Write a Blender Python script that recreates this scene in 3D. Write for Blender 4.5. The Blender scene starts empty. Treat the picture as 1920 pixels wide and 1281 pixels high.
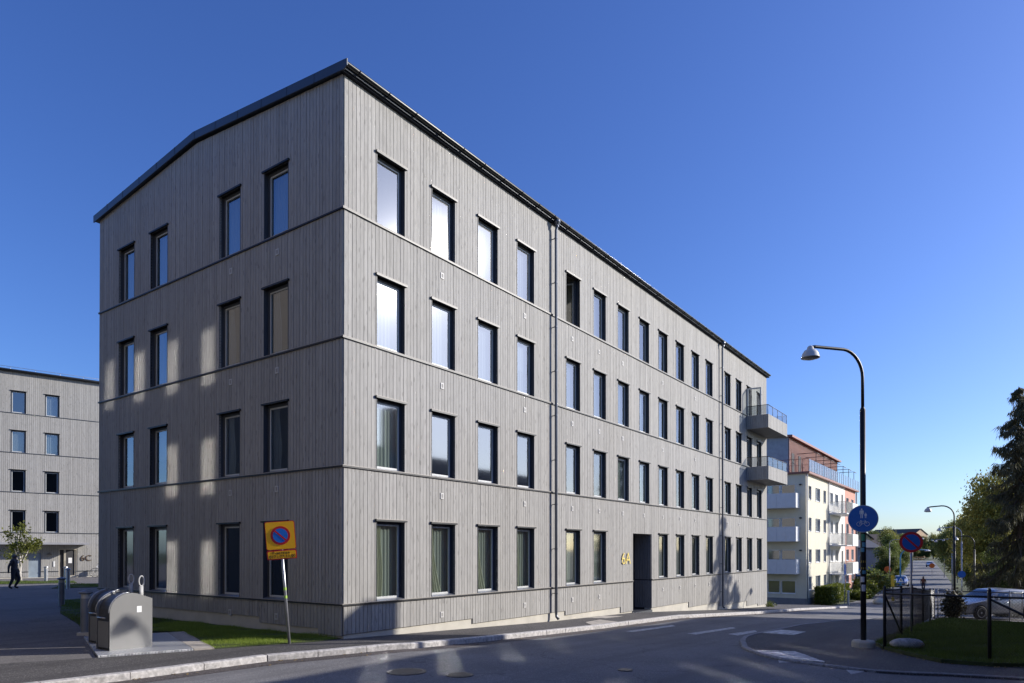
import bpy, bmesh, math, random
import numpy as np
from mathutils import Vector, Matrix

random.seed(7)
sc = bpy.context.scene
COL = sc.collection
R = math.radians

# ------------------------------------------------------------------ camera
ZC = 1.95                                   # eye height above the street corner
cam = bpy.data.cameras.new("camera")
camo = bpy.data.objects.new("camera", cam)
COL.objects.link(camo)
sc.camera = camo
cam.sensor_width = 36.0
cam.lens = 36.0 * 1290 / 1920
cam.shift_y = 0.1990
cam.clip_end = 5000
camo.location = (0, 0, ZC)
camo.rotation_euler = (R(90) + 0.0074, 0, 0)

# ------------------------------------------------------------------ light
SUN = Vector((0.982, 0.186, 0.41)).normalized()      # towards the sun
SUN_EL = math.asin(SUN.z)
SUN_AZ = math.atan2(SUN.x, SUN.y)
w = bpy.data.worlds.new("World")
sc.world = w
w.use_nodes = True
nt = w.node_tree
sky = nt.nodes.new("ShaderNodeTexSky")
sky.sky_type = 'NISHITA'
sky.sun_disc = False
sky.sun_elevation = SUN_EL
sky.sun_rotation = SUN_AZ
sky.altitude = 0
sky.air_density = 1.0
sky.dust_density = 0.95
sky.ozone_density = 7.0
bg = nt.nodes["Background"]
bg.inputs[1].default_value = 0.128
hs = nt.nodes.new("ShaderNodeHueSaturation")
hs.inputs["Saturation"].default_value = 1.08
hs.inputs["Hue"].default_value = 0.515
nt.links.new(sky.outputs[0], hs.inputs["Color"])
nt.links.new(hs.outputs[0], bg.inputs[0])
sl = bpy.data.lights.new("sun", 'SUN')
sl.energy = 4.3
sl.angle = R(0.5)
sl.color = (1.0, 0.945, 0.87)
slo = bpy.data.objects.new("sun", sl)
slo.rotation_euler = SUN.to_track_quat('Z', 'Y').to_euler()
slo.location = (40, 5, 40)
COL.objects.link(slo)
sc.view_settings.view_transform = 'Standard'
sc.view_settings.look = 'None'
sc.view_settings.exposure = 0.57
sc.view_settings.gamma = 1.0
cy = sc.cycles
cy.use_denoising = True
cy.use_guiding = True                 # finds the sun mirrored by the windows onto street and gable
cy.guiding_training_samples = 128
cy.blur_glossy = 0.0
cy.caustics_reflective = True
cy.caustics_refractive = False
cy.sample_clamp_indirect = 0
cy.max_bounces = 6
cy.diffuse_bounces = 3
cy.glossy_bounces = 3
cy.transparent_max_bounces = 12
cy.use_adaptive_sampling = False

# ------------------------------------------------------------------ street frame
D = Vector((929 / 1290, 1, 0)).normalized()         # along the long facade, away from the camera
N = Vector((D.y, -D.x, 0))                          # out of the long facade, towards the street
CRN = Vector((-3.71, 15.1, 0))                      # the near corner of the house
ANG = math.atan2(D.y, D.x)
# height of the ground measured from the eye; the street falls away from the corner
HS = [(-400, -1.95), (-60, -1.95), (0, -1.945), (8.5, -2.27), (14.4, -2.42), (24, -2.98), (32.2, -3.38), (55, -4.7),
      (75, -5.0), (96, -4.9), (200, -4.6), (330, -4.3), (440, -4.2), (1500, 2.0)]
def Hs(u): return float(np.interp(u, [a for a, _ in HS], [b for _, b in HS]))
def H(u, v):
    s = Hs(u)
    f = min(1, max(0, (v - 2) / 10)) * min(1, max(0, (36 - u) / 6))
    left = -1.95 - 0.0015 * max(0, v - 12)
    return s + (left - s) * f
def W(u, v, z=0):                                    # street coordinates -> world (z from the eye)
    p = CRN + D * u - N * v
    return Vector((p.x, p.y, z + ZC))
def UV(x, y):
    q = Vector((x, y, 0)) - CRN
    return q.dot(D), -q.dot(N)
def G(u, v, dz=0): return W(u, v, H(u, v) + dz)      # a point on the ground

# ------------------------------------------------------------------ object helpers
def tag(o, label=None, cat=None, group=None, kind=None):
    if label: o["label"] = label
    if cat: o["category"] = cat
    if group: o["group"] = group
    if kind: o["kind"] = kind
    return o
def empty(name, loc=(0, 0, 0), rz=0.0, label=None, cat=None, group=None, kind=None, parent=None):
    o = bpy.data.objects.new(name, None)
    o.empty_display_size = 0.2
    COL.objects.link(o)
    o.location = loc
    o.rotation_euler = (0, 0, rz)
    if parent: o.parent = parent
    return tag(o, label, cat, group, kind)
def inst(name, me, parent=None, loc=(0, 0, 0), rz=0.0):
    o = bpy.data.objects.new(name, me)
    COL.objects.link(o)
    if parent: o.parent = parent
    o.location = loc
    o.rotation_euler = (0, 0, rz)
    return o
class MB:
    def __init__(s): s.v = []; s.f = []; s.r = []; s.m = []; s.sm = []; s.mi = 0; s.smooth = False; s.rnd = None
    def add(s, vs, fs):
        b = len(s.v); s.v += [tuple(p) for p in vs]
        q = random.random() if s.rnd is None else s.rnd
        for f in fs:
            s.f.append(tuple(i + b for i in f)); s.r.append(q); s.m.append(s.mi); s.sm.append(s.smooth)
        return s
    def box(s, x0, x1, y0, y1, z0, z1, M=None):
        vs = [Vector(p) for p in ((x0, y0, z0), (x1, y0, z0), (x1, y1, z0), (x0, y1, z0), (x0, y0, z1), (x1, y0, z1), (x1, y1, z1), (x0, y1, z1))]
        if M is not None: vs = [M @ p for p in vs]
        return s.add(vs, [(0, 3, 2, 1), (4, 5, 6, 7), (0, 1, 5, 4), (1, 2, 6, 5), (2, 3, 7, 6), (3, 0, 4, 7)])
    def prism(s, poly, a0, a1, axis='z', M=None):    # poly in the two other axes
        n = len(poly)
        def P(p, a):
            q = Vector((p[0], p[1], a)) if axis == 'z' else (Vector((p[0], a, p[1])) if axis == 'y' else Vector((a, p[0], p[1])))
            return M @ q if M is not None else q
        vs = [P(p, a0) for p in poly] + [P(p, a1) for p in poly]
        fs = [tuple(range(n))[::-1], tuple(range(n, 2 * n))] + [(i, (i + 1) % n, n + (i + 1) % n, n + i) for i in range(n)]
        if axis == 'y': fs = [f[::-1] for f in fs]
        return s.add(vs, fs)
    def tube(s, pts, rad, n=8, cap=True, closed=False):
        pts = [Vector(p) for p in pts]; m = len(pts)
        rads = rad if isinstance(rad, (list, tuple)) else [rad] * m
        vs = []; up = None
        for i, p in enumerate(pts):
            if closed: t = (pts[(i + 1) % m] - pts[i - 1]).normalized()
            else: t = (pts[min(i + 1, m - 1)] - pts[max(i - 1, 0)]).normalized()
            if up is None: up = t.orthogonal().normalized()
            up = (up - t * up.dot(t))
            up = up.normalized() if up.length > 1e-6 else t.orthogonal().normalized()
            b = t.cross(up)
            for k in range(n):
                a = 2 * math.pi * k / n
                vs.append(p + (up * math.cos(a) + b * math.sin(a)) * rads[i])
        fs = []
        for i in range(m if closed else m - 1):
            j = (i + 1) % m
            for k in range(n):
                k2 = (k + 1) % n
                fs.append((i * n + k, i * n + k2, j * n + k2, j * n + k))
        if cap and not closed: fs += [tuple(range(n))[::-1], tuple(range((m - 1) * n, m * n))]
        sm = s.smooth; s.smooth = True; s.add(vs, fs); s.smooth = sm
        return s
    def lathe(s, prof, n=20, c=(0, 0, 0), M=None):
        vs = []
        for (r, z) in prof:
            for k in range(n):
                a = 2 * math.pi * k / n
                p = Vector((c[0] + r * math.cos(a), c[1] + r * math.sin(a), c[2] + z))
                vs.append(M @ p if M is not None else p)
        fs = []
        for i in range(len(prof) - 1):
            for k in range(n):
                k2 = (k + 1) % n
                fs.append((i * n + k, i * n + k2, (i + 1) * n + k2, (i + 1) * n + k))
        fs += [tuple(range(n))[::-1], tuple(range((len(prof) - 1) * n, len(prof) * n))]
        return s.add(vs, fs)
    def mesh(s, name, mats):
        me = bpy.data.meshes.new(name)
        me.from_pydata(s.v, [], s.f)
        for m in (mats if isinstance(mats, (list, tuple)) else [mats]): me.materials.append(m)
        a = me.attributes.new("rnd", 'FLOAT', 'FACE')
        a.data.foreach_set("value", s.r)
        me.polygons.foreach_set("material_index", s.m)
        me.polygons.foreach_set("use_smooth", s.sm)
        me.update()
        return me
    def build(s, name, mats, parent=None, loc=(0, 0, 0), rz=0.0, **kw):
        o = inst(name, s.mesh(name, mats), parent, loc, rz)
        return tag(o, **kw)

# ------------------------------------------------------------------ materials
def nodes(name):
    m = bpy.data.materials.new(name); m.use_nodes = True
    nt = m.node_tree; return m, nt, nt.nodes["Principled BSDF"]
def nn(nt, t, **k):
    n = nt.nodes.new(t)
    for a, b in k.items(): setattr(n, a, b)
    return n
def ramp(nt, src, stops):
    r = nn(nt, "ShaderNodeValToRGB"); e = r.color_ramp.elements
    while len(e) < len(stops): e.new(0.5)
    for i, (p, c) in enumerate(stops): e[i].position = p; e[i].color = (*c, 1) if len(c) == 3 else c
    nt.links.new(src, r.inputs[0]); return r.outputs[0]
def noise(nt, scale, detail=3, vec=None, rough=0.55):
    n = nn(nt, "ShaderNodeTexNoise"); n.inputs["Scale"].default_value = scale; n.inputs["Detail"].default_value = detail
    n.inputs["Roughness"].default_value = rough
    if vec is not None: nt.links.new(vec, n.inputs["Vector"])
    return n.outputs[0]
def mixc(nt, a, b, f, mode='MIX'):
    m = nn(nt, "ShaderNodeMix", data_type='RGBA', blend_type=mode)
    for s_, v_ in ((0, f), (6, a), (7, b)):
        if isinstance(v_, (int, float)): m.inputs[s_].default_value = v_
        elif isinstance(v_, tuple): m.inputs[s_].default_value = (*v_, 1)
        else: nt.links.new(v_, m.inputs[s_])
    return m.outputs[2]
def mathn(nt, op, a, b=0.0, c=None):
    m = nn(nt, "ShaderNodeMath", operation=op)
    for i, v_ in enumerate((a, b) if c is None else (a, b, c)):
        if isinstance(v_, (int, float)): m.inputs[i].default_value = v_
        else: nt.links.new(v_, m.inputs[i])
    return m.outputs[0]
def bump(nt, bs, h, strength=0.3, dist=0.01):
    b = nn(nt, "ShaderNodeBump"); b.inputs["Strength"].default_value = strength; b.inputs["Distance"].default_value = dist
    nt.links.new(h, b.inputs["Height"]); nt.links.new(b.outputs[0], bs.inputs["Normal"])
def objvec(nt, scale=(1, 1, 1)):
    t = nn(nt, "ShaderNodeTexCoord"); m = nn(nt, "ShaderNodeMapping"); m.inputs["Scale"].default_value = scale
    nt.links.new(t.outputs["Object"], m.inputs["Vector"]); return m.outputs[0]
def attr(nt, name="rnd"):
    a = nn(nt, "ShaderNodeAttribute"); a.attribute_name = name; return a.outputs["Fac"]

def mat(name, col, rough=0.6, metal=0.0, var=0.12, vscale=3.0, bscale=0, bstr=0.2, spec=None):
    m, nt, b = nodes(name)
    n = noise(nt, vscale, 4, objvec(nt))
    lo = tuple(c * (1 - var) for c in col); hi = tuple(min(1, c * (1 + var)) for c in col)
    nt.links.new(ramp(nt, n, [(0.3, lo), (0.7, hi)]), b.inputs["Base Color"])
    b.inputs["Roughness"].default_value = rough; b.inputs["Metallic"].default_value = metal
    if spec is not None: b.inputs["Specular IOR Level"].default_value = spec
    if bscale: bump(nt, b, noise(nt, bscale, 3, objvec(nt)), bstr, 0.01)
    return m
def wood_mat(name, col, dark=0.78):
    m, nt, b = nodes(name)
    r = attr(nt)
    c = nn(nt, "ShaderNodeCombineXYZ"); nt.links.new(mathn(nt, 'MULTIPLY', r, 91.0), c.inputs[0]); nt.links.new(mathn(nt, 'MULTIPLY', r, 37.0), c.inputs[2])
    v = nn(nt, "ShaderNodeVectorMath", operation='ADD'); nt.links.new(objvec(nt), v.inputs[0]); nt.links.new(c.outputs[0], v.inputs[1])
    def mp(s):
        q = nn(nt, "ShaderNodeMapping"); q.inputs["Scale"].default_value = s; nt.links.new(v.outputs[0], q.inputs["Vector"]); return q.outputs[0]
    grain = noise(nt, 1.0, 5, mp((60, 60, 1.6)), 0.6)
    blot = noise(nt, 1.0, 4, mp((14, 14, 3.0)), 0.65)
    kn = nn(nt, "ShaderNodeTexVoronoi"); kn.inputs["Scale"].default_value = 1.0; nt.links.new(mp((9, 9, 2.6)), kn.inputs["Vector"])
    knot = ramp(nt, kn.outputs["Distance"], [(0.07, (0, 0, 0)), (0.2, (1, 1, 1))])
    base = mixc(nt, tuple(x * dark for x in col), tuple(min(1, x * 1.13) for x in col), grain)
    base = mixc(nt, base, tuple(x * 0.72 for x in col), mathn(nt, 'MULTIPLY', ramp(nt, blot, [(0.45, (0, 0, 0)), (0.66, (1, 1, 1))]), 0.6))
    br = mathn(nt, 'ADD', mathn(nt, 'MULTIPLY', r, 0.16), 0.91)
    base = mixc(nt, base, br, 1.0, 'MULTIPLY')
    base = mixc(nt, tuple(x * 0.45 for x in col), base, mathn(nt, 'MAXIMUM', knot, 0.45))
    # weathering streaks as large soft areas
    big = noise(nt, 1.0, 3, objvec(nt, (0.25, 0.25, 0.12)))
    base = mixc(nt, base, (0.93, 0.915, 0.885), ramp(nt, big, [(0.35, (0, 0, 0)), (0.75, (0.9, 0.9, 0.9))]), 'MULTIPLY')
    nt.links.new(base, b.inputs["Base Color"])
    b.inputs["Roughness"].default_value = 0.75; b.inputs["Specular IOR Level"].default_value = 0.25
    bump(nt, b, grain, 0.25, 0.004)
    return m
def asphalt_mat(name, col, patch=0.25, cracks=True, light=(0.33, 0.31, 0.29)):
    m, nt, b = nodes(name)
    fine = noise(nt, 55, 3, objvec(nt), 0.7); grit = nn(nt, "ShaderNodeTexVoronoi"); grit.inputs["Scale"].default_value = 75; nt.links.new(objvec(nt), grit.inputs["Vector"])
    big = noise(nt, 0.35, 5, objvec(nt), 0.6)
    base = mixc(nt, tuple(c * (1 - patch) for c in col), tuple(c * (1 + patch) for c in col), ramp(nt, big, [(0.3, (0, 0, 0)), (0.7, (1, 1, 1))]))
    base = mixc(nt, base, tuple(min(1, c * 2.2) for c in light), mathn(nt, 'MULTIPLY', ramp(nt, grit.outputs["Color"], [(0.72, (0, 0, 0)), (0.8, (1, 1, 1))]), 0.24))
    base = mixc(nt, base, (0.02, 0.02, 0.02), mathn(nt, 'MULTIPLY', ramp(nt, fine, [(0.35, (1, 1, 1)), (0.5, (0, 0, 0))]), 0.5))
    tn = nn(nt, "ShaderNodeMapping"); tn.inputs["Rotation"].default_value = (0, 0, -ANG); tn2 = nn(nt, "ShaderNodeMapping"); tn2.inputs["Scale"].default_value = (0.06, 1.3, 1); nt.links.new(objvec(nt), tn.inputs[0]); nt.links.new(tn.outputs[0], tn2.inputs[0])
    base = mixc(nt, base, tuple(c * 0.62 for c in col), mathn(nt, 'MULTIPLY', ramp(nt, noise(nt, 1.0, 4, tn2.outputs[0], 0.6), [(0.48, (0, 0, 0)), (0.68, (1, 1, 1))]), 0.55))
    if cracks:
        ck = nn(nt, "ShaderNodeTexVoronoi", feature='DISTANCE_TO_EDGE'); ck.inputs["Scale"].default_value = 0.35
        wv = nn(nt, "ShaderNodeVectorMath", operation='ADD'); nt.links.new(objvec(nt), wv.inputs[0])
        wn = nn(nt, "ShaderNodeTexNoise"); wn.inputs["Scale"].default_value = 1.2; nt.links.new(objvec(nt), wn.inputs["Vector"]); nt.links.new(wn.outputs["Color"], wv.inputs[1])
        nt.links.new(wv.outputs[0], ck.inputs["Vector"])
        base = mixc(nt, base, (0.02, 0.02, 0.02), mathn(nt, 'MULTIPLY', ramp(nt, ck.outputs["Distance"], [(0.002, (1, 1, 1)), (0.006, (0, 0, 0))]), 0.35))
    nt.links.new(base, b.inputs["Base Color"])
    b.inputs["Roughness"].default_value = 0.88; b.inputs["Specular IOR Level"].default_value = 0.3
    bump(nt, b, fine, 0.5, 0.006)
    return m
def leaf_mat(name, c1, c2, trans=0.35, rough=0.5):
    m, nt, b = nodes(name)
    r = attr(nt)
    n = noise(nt, 0.6, 3, objvec(nt))
    base = mixc(nt, c1, c2, mathn(nt, 'ADD', mathn(nt, 'MULTIPLY', r, 0.6), mathn(nt, 'MULTIPLY', n, 0.4)))
    nt.links.new(base, b.inputs["Base Color"]); b.inputs["Roughness"].default_value = rough; b.inputs["Specular IOR Level"].default_value = 0.3
    t = nn(nt, "ShaderNodeBsdfTranslucent"); nt.links.new(base, t.inputs["Color"])
    mx = nn(nt, "ShaderNodeMixShader"); mx.inputs[0].default_value = trans
    nt.links.new(b.outputs[0], mx.inputs[1]); nt.links.new(t.outputs[0], mx.inputs[2])
    nt.links.new(mx.outputs[0], nt.nodes["Material Output"].inputs["Surface"])
    return m
def glass_mat(name, tint=(0.82, 0.87, 0.85), ior=2.3, rough=0.009):
    m, nt, b = nodes(name); nt.nodes.remove(b)
    fr = nn(nt, "ShaderNodeFresnel"); ge = nn(nt, "ShaderNodeNewGeometry")     # the same mirror from both sides
    iv = mathn(nt, 'ADD', mathn(nt, 'MULTIPLY', ge.outputs["Backfacing"], 1 / ior - ior), ior); nt.links.new(iv, fr.inputs[0])
    tr = nn(nt, "ShaderNodeBsdfTransparent"); tr.inputs[0].default_value = (*tint, 1)
    gl = nn(nt, "ShaderNodeBsdfGlossy"); gl.inputs["Roughness"].default_value = rough; gl.inputs["Color"].default_value = (0.95, 0.97, 1, 1)
    bp_ = nn(nt, "ShaderNodeBump"); bp_.inputs["Strength"].default_value = 1.0; bp_.inputs["Distance"].default_value = 0.0; nt.links.new(noise(nt, 1.6, 1, objvec(nt)), bp_.inputs["Height"]); nt.links.new(bp_.outputs[0], gl.inputs["Normal"])
    mx = nn(nt, "ShaderNodeMixShader")
    nt.links.new(fr.outputs[0], mx.inputs[0]); nt.links.new(tr.outputs[0], mx.inputs[1]); nt.links.new(gl.outputs[0], mx.inputs[2])
    nt.links.new(mx.outputs[0], nt.nodes["Material Output"].inputs["Surface"])
    return m
def cloth_mat(name, col, alpha=0.75):
    m, nt, b = nodes(name)
    b.inputs["Base Color"].default_value = (*col, 1); b.inputs["Roughness"].default_value = 0.9; b.inputs["Specular IOR Level"].default_value = 0.1
    t = nn(nt, "ShaderNodeBsdfTranslucent"); t.inputs[0].default_value = (*col, 1)
    mx = nn(nt, "ShaderNodeMixShader"); mx.inputs[0].default_value = 0.35
    nt.links.new(b.outputs[0], mx.inputs[1]); nt.links.new(t.outputs[0], mx.inputs[2])
    tp = nn(nt, "ShaderNodeBsdfTransparent"); m2 = nn(nt, "ShaderNodeMixShader"); m2.inputs[0].default_value = alpha
    nt.links.new(tp.outputs[0], m2.inputs[1]); nt.links.new(mx.outputs[0], m2.inputs[2])
    nt.links.new(m2.outputs[0], nt.nodes["Material Output"].inputs["Surface"])
    return m

WOOD = wood_mat("grey_stained_spruce", (0.37, 0.36, 0.34))
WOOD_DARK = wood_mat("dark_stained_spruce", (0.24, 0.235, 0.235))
BACK = mat("cladding_batten_black", (0.035, 0.034, 0.033), 0.9)
LINING = mat("window_lining_dark_grey", (0.05, 0.055, 0.065), 0.5, 0.0, 0.05)
METAL_DK = mat("dark_grey_sheet_metal", (0.045, 0.055, 0.07), 0.38, 0.3, 0.08, 1.5)
METAL_BLACK = mat("black_steel", (0.02, 0.021, 0.023), 0.45, 0.3, 0.15, 6)
GUTTER = mat("anthracite_gutter", (0.035, 0.036, 0.036), 0.25, 0.6, 0.1)
RAIL = mat("band_rail_pale", (0.36, 0.33, 0.29), 0.6, 0.0, 0.1)
PIPE = mat("downpipe_grey", (0.13, 0.14, 0.16), 0.35, 0.6, 0.08)
FRAME = mat("window_frame_grey", (0.50, 0.51, 0.50), 0.45, 0.0, 0.04)
SILLM = mat("window_sill_metal", (0.30, 0.31, 0.32), 0.35, 0.5, 0.05)
WHITE = mat("white_paint", (0.78, 0.78, 0.76), 0.5, 0.0, 0.05)
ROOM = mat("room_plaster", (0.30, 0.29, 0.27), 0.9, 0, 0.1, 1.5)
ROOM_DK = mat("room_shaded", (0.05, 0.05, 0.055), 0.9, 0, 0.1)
GLASS = glass_mat("window_glass", ior=2.8, rough=0.058)
GLASS_MIRROR = glass_mat("boosted_mirror_glass", (0.4, 0.42, 0.45), 9.0, 0.045)  # reflectance raised so the unseen neighbour's panes throw bright patches on the gable
SHEER = cloth_mat("sheer_curtain", (0.26, 0.28, 0.32), 0.8)
CURT_G = cloth_mat("green_beige_curtain", (0.62, 0.63, 0.50), 0.95)
SHEER_G = cloth_mat("grey_green_sheer", (0.48, 0.53, 0.48), 0.75)
SHEER_W = cloth_mat("thin_white_net", (0.5, 0.54, 0.58), 0.45)
CONC = mat("concrete_plinth", (0.50, 0.47, 0.40), 0.85, 0, 0.12, 2.0, 40, 0.3)
ASPH = asphalt_mat("road_asphalt", (0.185, 0.182, 0.185), 0.2)
ASPH_SW = asphalt_mat("pavement_asphalt", (0.085, 0.080, 0.078), 0.2, True)
ASPH_OLD = asphalt_mat("courtyard_asphalt", (0.17, 0.16, 0.155), 0.2, True)
ASPH_SEAM = asphalt_mat("gutter_strip_asphalt", (0.085, 0.072, 0.07), 0.15, False)
GRANITE = mat("granite", (0.46, 0.44, 0.42), 0.85, 0, 0.35, 14, 60, 0.8)
GRANITE2 = mat("granite_grey", (0.24, 0.24, 0.25), 0.85, 0, 0.35, 14, 60, 0.8)
SLAB = mat("concrete_slab", (0.42, 0.38, 0.33), 0.85, 0, 0.18, 5, 50, 0.4)
SLABW = mat("white_slab", (0.55, 0.55, 0.53), 0.8, 0, 0.45, 6, 50, 0.4)
SOIL = mat("soil", (0.075, 0.06, 0.045), 0.95, 0, 0.3, 5, 30, 0.6)
TURF = mat("turf_base", (0.045, 0.062, 0.018), 0.95, 0, 0.35, 3, 40, 0.6)
GALV = mat("galvanised_steel", (0.42, 0.43, 0.45), 0.35, 0.75, 0.15, 12)
YELLOW = mat("sign_yellow", (1.0, 0.50, 0.003), 0.4, 0, 0.02)
RED = mat("sign_red", (0.55, 0.012, 0.015), 0.4, 0, 0.03)
BLUE = mat("sign_blue", (0.01, 0.17, 0.62), 0.4, 0, 0.03)
BLUE2 = mat("sign_blue_deep", (0.008, 0.12, 0.46), 0.35, 0, 0.03)
BLACK = mat("sign_black", (0.015, 0.012, 0.01), 0.6, 0, 0.02)
BRASS = mat("yellow_number", (0.80, 0.62, 0.14), 0.45, 0.1, 0.05)

# ------------------------------------------------------------------ ground sheets
UC = sorted(set([u for u, _ in HS] + list(range(-14, 38, 2)))); VC = [2, 4, 6, 8, 10, 12]
def sheet(name, poly, dz, m, skirt=0.0, kind="structure", ucuts=None, parent=None, world=False, **kw):
    if world: poly = [UV(*p) for p in poly]
    bm = bmesh.new()
    f = bm.faces.new([bm.verts.new((u, v, 0)) for u, v in poly])
    if f.normal.z < 0: pass
    us = [p[0] for p in poly]; vs = [p[1] for p in poly]
    for c in (ucuts or UC):
        if min(us) < c < max(us): bmesh.ops.bisect_plane(bm, geom=bm.verts[:] + bm.edges[:] + bm.faces[:], plane_co=(c, 0, 0), plane_no=(1, 0, 0))
    for c in VC:
        if min(vs) < c < max(vs): bmesh.ops.bisect_plane(bm, geom=bm.verts[:] + bm.edges[:] + bm.faces[:], plane_co=(0, c, 0), plane_no=(0, 1, 0))
    bmesh.ops.triangulate(bm, faces=bm.faces[:])
    if skirt:
        be = [e for e in bm.edges if e.is_boundary]
        r = bmesh.ops.extrude_edge_only(bm, edges=be)
        nv = set(v for v in r["geom"] if isinstance(v, bmesh.types.BMVert))
    else: nv = set()
    for v in bm.verts:
        u_, v_ = v.co.x, v.co.y
        p = G(u_, v_, dz - (skirt if v in nv else 0))
        v.co = p
    bmesh.ops.recalc_face_normals(bm, faces=bm.faces[:])
    for f in bm.faces:
        if abs(f.normal.z) > 0.5 and f.normal.z < 0: f.normal_flip()
    me = bpy.data.meshes.new(name); bm.to_mesh(me); bm.free(); me.materials.append(m)
    a = me.attributes.new("rnd", 'FLOAT', 'FACE')
    o = inst(name, me, parent)
    if kind: o["kind"] = kind
    return tag(o, **kw)
def clip(poly, cell):                                  # Sutherland-Hodgman, cell convex
    out = list(poly)
    for i in range(len(cell)):
        a, b = cell[i], cell[(i + 1) % len(cell)]
        inp, out = out, []
        for j in range(len(inp)):
            p, q = inp[j], inp[(j + 1) % len(inp)]
            sp = (b[0] - a[0]) * (p[1] - a[1]) - (b[1] - a[1]) * (p[0] - a[0])
            sq = (b[0] - a[0]) * (q[1] - a[1]) - (b[1] - a[1]) * (q[0] - a[0])
            if sp >= 0: out.append(p)
            if (sp >= 0) != (sq >= 0):
                t = sp / (sp - sq); out.append((p[0] + t * (q[0] - p[0]), p[1] + t * (q[1] - p[1])))
        if not out: return []
    return out
def tiles(name, piece, poly, o0, ex, ey, nx, ny, gap, dz, th, m, **kw):   # slabs one by one, clipped by an outline
    t = empty(name, G(*poly[0], dz), 0, **kw)
    inv = t.location.copy()
    for i in range(nx):
        for j in range(ny):
            c = lambda a, b: (o0[0] + ex[0] * a + ey[0] * b, o0[1] + ex[1] * a + ey[1] * b)
            cell = [c(i + gap, j + gap), c(i + 1 - gap, j + gap), c(i + 1 - gap, j + 1 - gap), c(i + gap, j + 1 - gap)]
            ar = sum(cell[k][0] * cell[(k + 1) % 4][1] - cell[(k + 1) % 4][0] * cell[k][1] for k in range(4))
            if ar < 0: cell = cell[::-1]
            q = clip(poly, cell)
            if len(q) < 3: continue
            ar = abs(sum(q[k][0] * q[(k + 1) % len(q)][1] - q[(k + 1) % len(q)][0] * q[k][1] for k in range(len(q)))) / 2
            if ar < 0.004: continue
            jz = random.uniform(-0.003, 0.003)
            n_ = len(q); top = [G(a, b, dz + jz) - inv for a, b in q]; bot = [G(a, b, dz - th) - inv for a, b in q]
            mb = MB(); mb.add(top + bot, [tuple(range(n_)), tuple(range(n_, 2 * n_))[::-1]] + [(k, n_ + k, n_ + (k + 1) % n_, (k + 1) % n_) for k in range(n_)])
            mb.build(piece, m, t)
    return t

terrain = sheet("ground", [(-900, -900), (1300, -900), (1300, 900), (-900, 900)], -0.22, mat("grass_land", (0.06, 0.075, 0.025), 0.95, 0, 0.3, 0.2, 3, 0.5))
KERB = [(-14, 0.9), (-6.6, -0.27), (-5.94, -0.36), (-4.76, -0.55), (-2.4, -0.74), (-1.5, -1.05), (0.42, -1.66), (2.6, -1.8), (5.4, -1.83), (9.25, -1.83), (13.3, -1.9),
        (15.1, -1.98), (21.6, -1.95), (29.5, -2.05), (40, -2.0), (47, -2.0)]
ROADV = 24
road = sheet("road", [(-60, -40), (60, -40), (60, -7.3), (88, -6.6), (106, -5.5), (158, -1.2), (332, 13.8), (332, 22.0), (154, 6.3), (101, 1.6), (85, 1.0), (72, 0.2), (60, 0.2), (54, 0.4), (44, 2.2), (-14, 2.2), (-60, 2.2)], -0.11, ASPH)
# dark seam of newer asphalt along the kerb
seam = [(a, b - 0.0) for a, b in KERB if -5.95 <= a <= 48]
sheet("gutter_strip", seam + [(a, b - 0.42) for a, b in seam[::-1]], -0.106, ASPH_SEAM)
# pavement along the house
sheet("pavement", [(a, b + 0.14) for a, b in KERB] + [(47, 0.2), (40.0, 3.0), (33.2, 3.0), (32.72, 0.06), (16.2, 0.06), (16.2, 0.8), (14.3, 0.8), (14.3, 0.06), (0.0, 0.06), (-0.6, 0.12), (-2.5, 0.86), (-4.35, 1.58), (-6.5, 2.6), (-14, 6.0)], 0.0, ASPH_SW, 0.1)
# courtyard between the houses
sheet("courtyard", [(-4.35, 1.60), (-3.2, 4.85), (-2.75, 5.9), (-2.0, 8.2), (-0.95, 12.0), (1.6, 18.6), (20, 18.6), (60, 40), (60, 90), (-60, 90), (-60, 5), (-14, 6.02), (-6.5, 2.62)], -0.004, ASPH_OLD, 0.0)
lawnL_poly = [(-2.53, 0.88), (-0.6, 0.13), (0.0, 0.05), (0.0, 11.65), (14, 11.65), (14, 18.5), (1.6, 18.5), (-0.95, 12.0), (-2.0, 8.2), (-2.75, 5.9), (-2.9, 4.95), (-1.6, 4.7), (-1.46, 4.1)]
lawnL = sheet("lawn_soil", lawnL_poly, 0.012, TURF, 0.05)
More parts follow.
